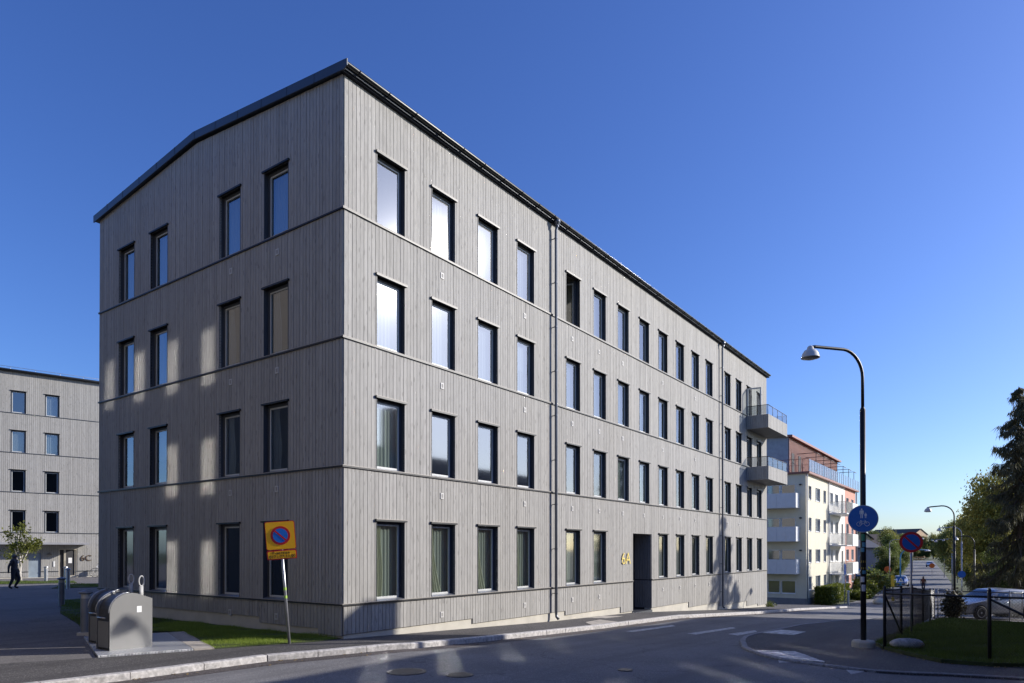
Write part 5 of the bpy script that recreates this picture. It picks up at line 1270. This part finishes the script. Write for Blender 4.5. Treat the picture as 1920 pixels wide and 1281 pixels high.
# ------------------------------------------------------------------ waste chutes
BINM = mat("bin_grey_paint", (0.205, 0.205, 0.20), 0.42, 0.15, 0.05, 2)
BINF = mat("bin_front_dark", (0.06, 0.065, 0.075), 0.4, 0.2)
def chute(u, v, lab):
    t = empty("waste_chute", G(u, v, 0.035), ANG, lab, "waste bin", "waste chutes on the platform")
    Lb, wd = 0.80, 0.56
    side = [(0.0, 0.0), (Lb, 0.0), (Lb, 0.96), (0.50, 1.07), (0.40, 1.085)] + [(0.36 - 0.36 * math.sin(a), 0.72 + 0.36 * math.cos(a)) for a in [math.pi / 2 * k / 8 for k in range(1, 9)]]
    mb = MB(); mb.prism(side, 0.0, 0.025, 'y'); mb.prism(side, wd - 0.025, wd, 'y'); mb.build("side_panel", BINM, t)
    ins = [(Lb - 0.03, 0.02), (Lb - 0.03, 0.94), (0.50, 1.05), (0.40, 1.065)] + [(0.38 - 0.34 * math.sin(a), 0.72 + 0.34 * math.cos(a)) for a in [math.pi / 2 * k / 8 for k in range(1, 9)]] + [(0.04, 0.02)]
    mb = MB(); mb.prism(ins, 0.027, wd - 0.027, 'y'); mb.build("body", BINF, t)
    mb = MB(); mb.box(Lb - 0.028, Lb, 0.027, wd - 0.027, 0, 0.94); mb.build("rear_panel", BINM, t)
    mb = MB(); mb.box(0.005, 0.035, 0.06, wd - 0.06, 0.05, 0.55); mb.build("front_plate", BINM, t)
    for y in (0.012, wd - 0.012):
        mb = MB(); mb.tube([(0.36 - 0.375 * math.sin(a), y, 0.72 + 0.375 * math.cos(a)) for a in [math.pi / 2 * k / 10 for k in range(11)]], 0.012, 6); mb.build("edge_trim", GALV, t)
    mb = MB(); mb.tube([(-0.03, 0.12, 0.62), (-0.03, wd - 0.12, 0.62)], 0.016, 8); mb.build("handle", GALV, t)
    mb = MB(); mb.smooth = True
    x, z, y = Lb - 0.12, 1.0, wd * 0.35
    mb.box(x - 0.04, x + 0.04, y - 0.012, y + 0.012, z - 0.08, z + 0.20)
    mb.tube([(x + 0.052 * math.cos(a), y, z + 0.30 + 0.10 * math.sin(a)) for a in [2 * math.pi * k / 20 for k in range(20)]], 0.015, 7, closed=True); mb.build("lifting_eye", mat("lifting_eye_grey", (0.45, 0.45, 0.44), 0.5), t)
    MB().box(0.50, 0.59, -0.003, -0.0005, 0.70, 0.82).build("label", WHITE, t)
    return t
chute(-3.95, 1.98, "nearer grey steel waste chute with a white label on its side")
chute(-3.62, 3.1, "farther grey steel waste chute, partly hidden behind the nearer one")

# ------------------------------------------------------------------ fence
FN = empty("chain_link_fence", G(8.2, -9.48), 0, "black chain-link fence with round posts around the lawn on the right", "fence"); inv = FN.location.copy()
FP = [(8.2, -9.48, 1.40), (12.12, -9.39, 1.35), (14.94, -9.38, 1.35), (20.4, -9.2, 1.35), (26.0, -9.0, 1.35), (28.68, -8.95, 1.35)]
FQ = [(8.2, -9.48, 1.40), (7.0, -11.53, 1.42), (8.6, -17.5, 1.40)]
FR = [(29.6, -9.05, 1.35), (29.2, -11.9, 1.35), (31.2, -12.4, 1.35), (33.0, -18.5, 1.35)]
def post(u, v, h_, m=METAL_BLACK, r=0.035, nm="post"):
    p = G(u, v) - inv; return MB().tube([p - Vector((0, 0, .2)), p + Vector((0, 0, h_)), p + Vector((0, 0, h_ + 0.02))], [r, r, r * 0.5], 10).build(nm, m, FN)
for p in FP: post(*p)
for p in FQ[1:]: post(*p)
for p in FR: post(*p, m=GALV, r=0.025)
def topr(a, b, dz=0.06, r=0.022):
    MB().tube([G(a[0], a[1]) + Vector((0, 0, a[2] - dz)) - inv, G(b[0], b[1]) + Vector((0, 0, b[2] - dz)) - inv], r, 8).build("rail", METAL_BLACK, FN)
for L_ in (FP, FQ, FR):
    for a, b in zip(L_, L_[1:]): topr(a, b, 0.16 if L_ is FQ else 0.08)
def brace(a, b, za, zb): MB().tube([G(*a[:2]) + Vector((0, 0, za)) - inv, G(*b[:2]) + Vector((0, 0, zb)) - inv], 0.025, 8).build("brace", METAL_BLACK, FN)
brace(FQ[0], FP[1], 1.22, 0.03); brace(FQ[1], (7.55, -13.6), 1.22, 0.1)
def mesh_panel(a, b, h_):
    A = G(*a[:2]) - inv; B = G(*b[:2]) - inv; L_ = (B - A).length; dx = (B - A) / L_; p = 0.065; mb = MB(); hh = h_
    k = -int(hh / p)
    w_ = 0.0013; nrm = Vector((-dx.y, dx.x, 0)).normalized()
    def wire(s0, z0, s1, z1):
        P, Q = A + dx * s0 + Vector((0, 0, z0 + 0.03)), A + dx * s1 + Vector((0, 0, z1 + 0.03))
        t = (Q - P).normalized(); q1 = t.cross(nrm) * w_; q2 = nrm * w_
        mb.add([P + q1, P - q1 * .5 + q2, P - q1 * .5 - q2, Q + q1, Q - q1 * .5 + q2, Q - q1 * .5 - q2], [(0, 1, 4, 3), (1, 2, 5, 4), (2, 0, 3, 5)])
    while k * p < L_:
        s = k * p
        # rising
        s0, z0 = max(s, 0), max(-s, 0) if s < 0 else 0; s1 = min(s + hh, L_); z1 = s1 - s
        if s1 > s0: wire(s0, z0, s1, z1); wire(L_ - s0, z0, L_ - s1, z1)
        k += 1
    mb.build("wire_mesh", METAL_BLACK, FN, kind="stuff")
for L_ in (FP, FQ, FR):
    for a, b in zip(L_, L_[1:]): mesh_panel(a, b, 1.27)

# ------------------------------------------------------------------ cars
TYRE = mat("tyre_rubber", (0.02, 0.02, 0.02), 0.85); RIMM = mat("alloy_rim", (0.45, 0.45, 0.47), 0.35, 0.8)
CGL = glass_mat("car_glass", (0.25, 0.28, 0.30), 2.0, 0.02)
def car(loc, rz, paint, lab, wagon=True):
    t = empty("parked_car", loc, rz, lab, "car")
    # stations along x (front at 0): bottom, sill, belt, top heights and half widths
    def top(x): return float(np.interp(x, [0, 0.10, 0.5, 1.15, 1.45, 2.05, 2.8, 3.7, 4.25, 4.55, 4.6], [0.52, 0.66, 0.80, 0.93, 1.03, 1.40, 1.46, 1.40, 1.16, 0.85, 0.62]))
    def belt(x): return float(np.interp(x, [0, 0.10, 0.5, 1.15, 2.2, 3.6, 4.4, 4.6], [0.50, 0.62, 0.74, 0.86, 0.91, 0.96, 0.92, 0.60]))
    def hw(x): return float(np.interp(x, [0, 0.10, 0.4, 0.9, 2.3, 4.0, 4.45, 4.6], [0.55, 0.70, 0.82, 0.87, 0.89, 0.86, 0.78, 0.66]))
    xs = [0, 0.05, 0.10, 0.25, 0.5, 0.8, 1.15, 1.45, 1.75, 2.05, 2.4, 2.8, 3.2, 3.7, 4.0, 4.25, 4.45, 4.55, 4.6]
    mb = MB(); mb.smooth = True; vs = []; fs = []; sec = 12
    for x in xs:
        B, T, w_ = belt(x), top(x), hw(x); tw = w_ - 0.0 if T - B < 0.08 else w_ - (T - B) * 0.42; bot = 0.22 if 0.1 < x < 4.5 else 0.3
        ring = [(0, bot), (w_ * 0.8, bot), (w_ * 0.97, bot + 0.10), (w_, (bot + B) / 2 + 0.03), (w_ * 0.985, B - 0.03), ((w_ + tw) / 2, (B + T) / 2), (tw, T - 0.045), (tw * 0.9, T - 0.012), (tw * 0.5, T + 0.004), (0, T + 0.01)]
        full = ring + [(-a, b) for a, b in ring[-2:0:-1]]
        vs += [(x, a, b) for a, b in full]; n_ = len(full)
    for i in range(len(xs) - 1):
        for k in range(n_): fs.append((i * n_ + k, i * n_ + (k + 1) % n_, (i + 1) * n_ + (k + 1) % n_, (i + 1) * n_ + k))
    fs += [tuple(range(n_))[::-1], tuple(range((len(xs) - 1) * n_, len(xs) * n_))]
    mb.add(vs, fs); body = mb.build("body", paint, t)
    def sidepoly(pts, m, name, s, out=0.006):
        P = []
        for x, f in pts:
            B, T, w_ = belt(x), top(x), hw(x); tw = w_ - (T - B) * 0.42
            z = B + (T - B) * f; y = w_ * 0.985 + ((w_ + tw) / 2 - w_ * 0.985) * min(1, f * 2) if f < 0.5 else (w_ + tw) / 2 + (tw - (w_ + tw) / 2) * (f - 0.5) * 2
            P.append((x, s * (y + out), z))
        mb = MB(); mb.add(P, [tuple(range(len(P)))] if s < 0 else [tuple(range(len(P)))[::-1]]); return mb.build(name, m, t)
    for s in (-1, 1):
        sidepoly([(1.62, 0.10), (2.62, 0.06), (2.62, 0.80), (2.12, 0.80), (1.9, 0.55)], CGL, "side_window", s)
        sidepoly([(2.70, 0.06), (3.52, 0.06), (3.52, 0.78), (2.70, 0.80)], CGL, "side_window", s)
        sidepoly([(3.60, 0.08), (4.02, 0.16), (3.85, 0.70), (3.60, 0.76)], CGL, "side_window", s)
        mb = MB(); mb.tube([(2.25, s * 0.905, 0.80), (2.42, s * 0.905, 0.80)], 0.012, 5); mb.tube([(3.3, s * 0.895, 0.82), (3.47, s * 0.895, 0.82)], 0.012, 5); mb.build("door_handle", RIMM, t)
        mb = MB(); mb.smooth = True; mb.lathe([(0.02, -0.06), (0.08, -0.03), (0.09, 0.03), (0.03, 0.07)], 10, (1.72, s * 0.98, 0.98)); mb.build("wing_mirror", paint, t)
        mb = MB()
        for x in (1.5, 2.66, 3.56): mb.add([(x, s * (hw(x) + 0.004), 0.35), (x + 0.008, s * (hw(x) + 0.004), 0.35), (x + 0.008, s * (hw(x) * 0.99 + 0.004), belt(x) - 0.05), (x, s * (hw(x) * 0.99 + 0.004), belt(x) - 0.05)], [(0, 1, 2, 3)])
        mb.build("door_gap", BLACK, t)
        mb = MB(); mb.smooth = True; mb.lathe([(0.02, -0.02), (0.09, 0.0), (0.02, 0.03)], 12, (0, 0, 0), Matrix.Translation((0.16, s * 0.66, 0.66)) @ Matrix.Rotation(R(-70), 4, 'Y') @ Matrix.Diagonal((1, 1.6, 1, 1))); mb.build("headlight", mat("headlight", (0.6, 0.62, 0.65), 0.15, 0.3), t)
        for x in (0.92, 3.62):
            mb = MB(); M_ = Matrix.Translation((x, s * 0.885, 0.33)) @ Matrix.Rotation(R(90), 4, 'X'); mb.lathe([(0.37, -0.012), (0.37, 0.012)], 24, (0, 0, 0), M_); mb.build("wheel_arch", BLACK, t)
            M_ = Matrix.Translation((x, s * 0.80, 0.32)) @ Matrix.Rotation(R(90) * (1 if s < 0 else -1), 4, 'X')
            mb = MB(); mb.smooth = True; mb.lathe([(0.21, -0.09), (0.29, -0.10), (0.32, -0.07), (0.32, 0.10), (0.29, 0.125), (0.22, 0.12)], 28, (0, 0, 0), M_); wh = mb.build("wheel", TYRE, t)
            mb = MB(); mb.lathe([(0.22, 0.10), (0.225, 0.128), (0.20, 0.125), (0.19, 0.06)], 28, (0, 0, 0), M_); mb.lathe([(0.05, 0.05), (0.06, 0.118), (0.02, 0.125)], 12, (0, 0, 0), M_)
            for k in range(9):
                a = 2 * math.pi * k / 9; mb.box(0.04, 0.205, -0.014, 0.014, 0.095, 0.115, M_ @ Matrix.Rotation(a, 4, 'Z'))
            mb.build("rim", RIMM, wh)
    def cross(pts, name, m, out=0.008):
        P = []
        for x, f in pts: T, B, w_ = top(x), belt(x), hw(x); tw = w_ - (T - B) * 0.42; P.append((x, (tw - 0.10) * f, T + out + (0.01 if abs(f) < 0.5 else 0)))
        mb = MB(); mb.add(P, [tuple(range(len(P)))]); mb.build(name, m, t)
    cross([(1.52, -1), (1.52, 1), (1.98, 0.95), (1.98, -0.95)], "windscreen", CGL, 0.02); cross([(3.8, -1), (3.8, 1), (4.22, 1), (4.22, -1)], "rear_window", CGL, 0.02)
    mb = MB(); mb.box(-0.015, 0.03, -0.42, 0.42, 0.30, 0.44); mb.build("grille", BLACK, t); MB().box(-0.03, -0.016, -0.26, 0.26, 0.46, 0.57).build("number_plate", WHITE, t)
    return t
def paintm(n, c): 
    m, nt, b = nodes(n); b.inputs["Base Color"].default_value = (*c, 1); b.inputs["Metallic"].default_value = 0.35; b.inputs["Roughness"].default_value = 0.28; b.inputs["Coat Weight"].default_value = 0.6; return m
u, v = UV(21.55, 33.9); car(G(u, v, -0.06), R(9), paintm("silver_paint", (0.36, 0.38, 0.41)), "silver hatchback parked beyond the lawn behind the chain-link fence")
u, v = UV(52.9, 93.5); car(G(u, v, -0.05), R(63), paintm("pale_paint", (0.6, 0.62, 0.66)), "pale car parked at the left kerb of the far road")
u, v = UV(115.5, 190.0); car(G(u, v, -0.05), R(61), paintm("grey_blue_paint", (0.30, 0.34, 0.40)), "grey-blue car driving on the far road")

# ------------------------------------------------------------------ people
def person(loc, rz, lab, top_c, leg_c, hgt=1.74, pose=0.35):
    t = empty("person", loc, rz, lab, "person")
    k = hgt / 1.75
    J = {'pel': (0, 0, .95), 'ab': (0, 0.0, 1.1), 'ch': (0, 0.01, 1.32), 'sh': (0, 0, 1.46), 'nk': (0, 0, 1.53), 'hd': (0, -0.02, 1.62), 'tp': (0, -0.01, 1.72),
         'hl': (.10, 0, .90), 'kl': (.11, -.16 * pose / .35, .50), 'al': (.11, .03 * pose / .35, .10), 'tl': (.12, -.14, .04),
         'hr': (-.10, 0, .90), 'kr': (-.11, .02, .49), 'ar': (-.11, .16 * pose / .35, .10), 'tr': (-.12, .02 * pose / .35, .03),
         'sl': (.19, 0, 1.42), 'el': (.27, .10, 1.15), 'wl': (.27, -.06, .93), 'fl': (.26, -.10, .84), 'sr': (-.19, 0, 1.42), 'er': (-.27, .12, 1.14), 'wr': (-.25, .14, .88), 'fr': (-.25, .14, .79)}
    E_ = [('pel', 'ab'), ('ab', 'ch'), ('ch', 'sh'), ('sh', 'nk'), ('nk', 'hd'), ('hd', 'tp'), ('pel', 'hl'), ('hl', 'kl'), ('kl', 'al'), ('al', 'tl'), ('pel', 'hr'), ('hr', 'kr'), ('kr', 'ar'), ('ar', 'tr'), ('sh', 'sl'), ('sl', 'el'), ('el', 'wl'), ('wl', 'fl'), ('sh', 'sr'), ('sr', 'er'), ('er', 'wr'), ('wr', 'fr')]
    Rr = {'pel': (.16, .12), 'ab': (.15, .11), 'ch': (.17, .12), 'sh': (.11, .09), 'nk': (.06, .06), 'hd': (.085, .10), 'tp': (.07, .08), 'hl': (.10, .10), 'kl': (.065, .07), 'al': (.045, .045), 'tl': (.04, .035), 'hr': (.10, .10), 'kr': (.065, .07), 'ar': (.045, .045), 'tr': (.04, .035), 'sl': (.065, .065), 'el': (.048, .048), 'wl': (.032, .035), 'fl': (.03, .04), 'sr': (.065, .065), 'er': (.048, .048), 'wr': (.032, .035), 'fr': (.03, .04)}
    names = list(J); me = bpy.data.meshes.new("body"); me.from_pydata([tuple(c * k for c in J[n_]) for n_ in names], [(names.index(a), names.index(b)) for a, b in E_], [])
    m, nt, b = nodes("clothes_" + lab[:8]); tc = objvec(nt); sp_ = nn(nt, "ShaderNodeSeparateXYZ"); nt.links.new(tc, sp_.inputs[0])
    col = ramp(nt, sp_.outputs[2], [(0.0, (0.02, 0.02, 0.02)), (0.05, leg_c), (0.505, leg_c), (0.51, top_c), (0.765, top_c), (0.77, (0.12, 0.07, 0.05))])
    div = mathn(nt, 'DIVIDE', sp_.outputs[2], 2.0); nt.links.new(div, col.node.inputs[0]); nt.links.new(col, b.inputs["Base Color"]); b.inputs["Roughness"].default_value = 0.9
    me.materials.append(m); o = inst("body", me, t); md = o.modifiers.new("skin", 'SKIN'); sd = o.modifiers.new("sub", 'SUBSURF'); sd.levels = sd.render_levels = 2
    for i, n_ in enumerate(names): me.skin_vertices[0].data[i].radius = tuple(r * k * 1.22 for r in Rr[n_]); me.skin_vertices[0].data[i].use_root = (n_ == 'pel')
    mb = MB(); mb.smooth = True; mb.lathe([(0.095, 1.60), (0.112, 1.67), (0.098, 1.735), (0.05, 1.775), (0.01, 1.785)], 14, (0, 0.012, 0)); mb.box(-0.07, 0.07, -0.18, -0.08, 1.655, 1.668); mb.build("cap", mat("cap_pale_" + lab[:5], (0.10, 0.10, 0.09), 0.8), t)
    return t
u, v = UV(-25.6, 35.4); p1 = person(G(u, v), R(100), "person in dark clothes and a cap walking across the shaded courtyard", (0.035, 0.035, 0.045), (0.022, 0.024, 0.032), 1.78, 0.4)
MB().box(0.04, 0.12, -0.145, -0.13, 1.30, 1.42).build("chest_badge", WHITE, p1)
u, v = UV(50.2, 84.0); person(G(u, v), R(-30), "small distant person in a brown jacket on the far road", (0.14, 0.07, 0.045), (0.03, 0.03, 0.04), 1.72, 0.3)

# ------------------------------------------------------------------ bicycle at 6C
def bicycle(loc, rz, lab):
    t = empty("bicycle", loc, rz, lab, "bicycle")
    for cx in (-0.52, 0.52):
        mb = MB(); mb.tube([(cx + 0.33 * math.cos(2 * math.pi * k / 28), 0, 0.34 + 0.33 * math.sin(2 * math.pi * k / 28)) for k in range(28)], 0.018, 6, closed=True)
        w_ = mb.build("wheel", TYRE, t); mb = MB()
        mb.tube([(cx + 0.31 * math.cos(2 * math.pi * k / 28), 0, 0.34 + 0.31 * math.sin(2 * math.pi * k / 28)) for k in range(28)], 0.008, 4, closed=True)
        for k in range(12): a = 2 * math.pi * k / 12; mb.tube([(cx, 0, 0.34), (cx + 0.31 * math.cos(a), 0, 0.34 + 0.31 * math.sin(a))], 0.003, 3)
        mb.build("rim", RIMM, w_)
    mb = MB()
    for p, q in [((-0.52, 0.34), (-0.08, 0.30)), ((-0.08, 0.30), (-0.2, 0.80)), ((-0.2, 0.78), (0.36, 0.82)), ((-0.08, 0.30), (0.36, 0.78)), ((-0.52, 0.34), (-0.2, 0.75)), ((0.52, 0.34), (0.34, 0.95))]:
        mb.tube([(p[0], 0, p[1]), (q[0], 0, q[1])], 0.017, 6)
    mb.build("frame", GALV, t)
    mb = MB(); mb.tube([(0.28, -0.28, 0.98), (0.34, -0.1, 1.0), (0.34, 0.1, 1.0), (0.28, 0.28, 0.98)], 0.013, 6); mb.build("handlebar", METAL_BLACK, t)
    mb = MB(); mb.smooth = True; mb.prism([(-0.36, 0.92), (-0.10, 0.93), (-0.10, 0.96), (-0.34, 0.99)], -0.06, 0.06, 'y'); mb.build("saddle", METAL_BLACK, t)
    mb = MB(); mb.box(-0.75, -0.45, -0.16, 0.16, 0.74, 0.80); mb.box(-0.78, -0.72, -0.15, 0.15, 0.78, 1.25); mb.build("child_seat", METAL_BLACK, t); return t
P = Vector((-31.54, 52.5, 0)) + e6 * 0.1 - Vector((-e6.y, e6.x, 0)) * 1.1
u, v = UV(P.x, P.y); bicycle(G(u, v), A6 + R(180), "bicycle with a child seat leaning at the 6C wall, half behind the gable corner")
# courtyard lawns and a flower pot
def WP(*pts): return [UV(x, y) for x, y in pts]
cl1 = WP((-36, 37), (-26.5, 41.9), (-28.4, 44.6), (-38.5, 42.6)); cl2 = WP((-23.8, 35.6), (-14, 43), (-16, 47), (-24.4, 40.6), (-25.9, 40.3))
for q, sd_, lab in ((cl1, 11, "sunlit strip of lawn in front of the 6C building"), (cl2, 12, "small lawn left of the gable in the courtyard")):
    sheet("lawn_soil", q, 0.02, TURF, 0.05); blades("grass", q, 14000, 0.06, 0.14, 0.03, GRASS, sd_, label=lab, cat="lawn")
u, v = UV(-31.8, 44.3); MB().lathe([(0.14, 0), (0.22, 0.3), (0.24, 0.42), (0.2, 0.42)], 14).build("planter", METAL_BLACK, None, G(u, v), label="small dark pot at the foot of the young birch", cat="pot")
# orchid on a top-floor sill
t = empty("potted_plant", W(1.02, 0.33, BANDS[3] + 0.06), ANG, "white flowering pot plant inside the nearest top-floor window", "plant")
MB().lathe([(0.05, 0), (0.07, 0.12)], 12).build("pot", WHITE, t); rg = np.random.default_rng(9); q = rg.normal(size=(60, 3)) * [0.06, 0.03, 0.06] + [0, 0, 0.26]
raw("flowers", leaf_quads(q, 0.05, rg), 4, rg.random(60), mat("petals", (0.8, 0.8, 0.78), 0.6), t)

# bits of leaf and grit lying along the kerb and the lawn edges
rg = np.random.default_rng(55); pts = []
for i in range(150):
    k = rg.integers(0, len(KERB) - 3) + 2; t_ = rg.random(); a, b = KERB[k], KERB[k + 1]; off = -abs(rg.normal()) * 0.18 - 0.02
    if a[0] > 24: continue
    p = G(a[0] + (b[0] - a[0]) * t_, a[1] + (b[1] - a[1]) * t_ + off, -0.095); pts.append(p)
for i in range(120):
    k = rg.integers(0, 6); a, b = LAWNR[k], LAWNR[k + 1]; t_ = rg.random(); p = G(a[0] + (b[0] - a[0]) * t_ - abs(rg.normal()) * 0.15, a[1] + (b[1] - a[1]) * t_ + rg.normal() * 0.1, -0.06); pts.append(p)
pts = np.array([tuple(p) for p in pts]); nq = len(pts); a = rg.uniform(0, 6.283, nq); s_ = rg.uniform(0.015, 0.04, nq)[:, None]
A = np.stack([np.cos(a), np.sin(a), rg.uniform(0, .5, nq)], 1) * s_; B = np.stack([-np.sin(a), np.cos(a), np.zeros(nq)], 1) * s_ * 0.7
co = np.stack([pts - A, pts + B, pts + A, pts - B], 1).reshape(-1, 3)
raw("fallen_leaves", co, 4, rg.random(nq), mat("dead_leaf", (0.22, 0.15, 0.06), 0.8, 0, 0.5, 20), kind="stuff", label="scattered dry leaves along the kerb and the lawn edge", cat="leaves")
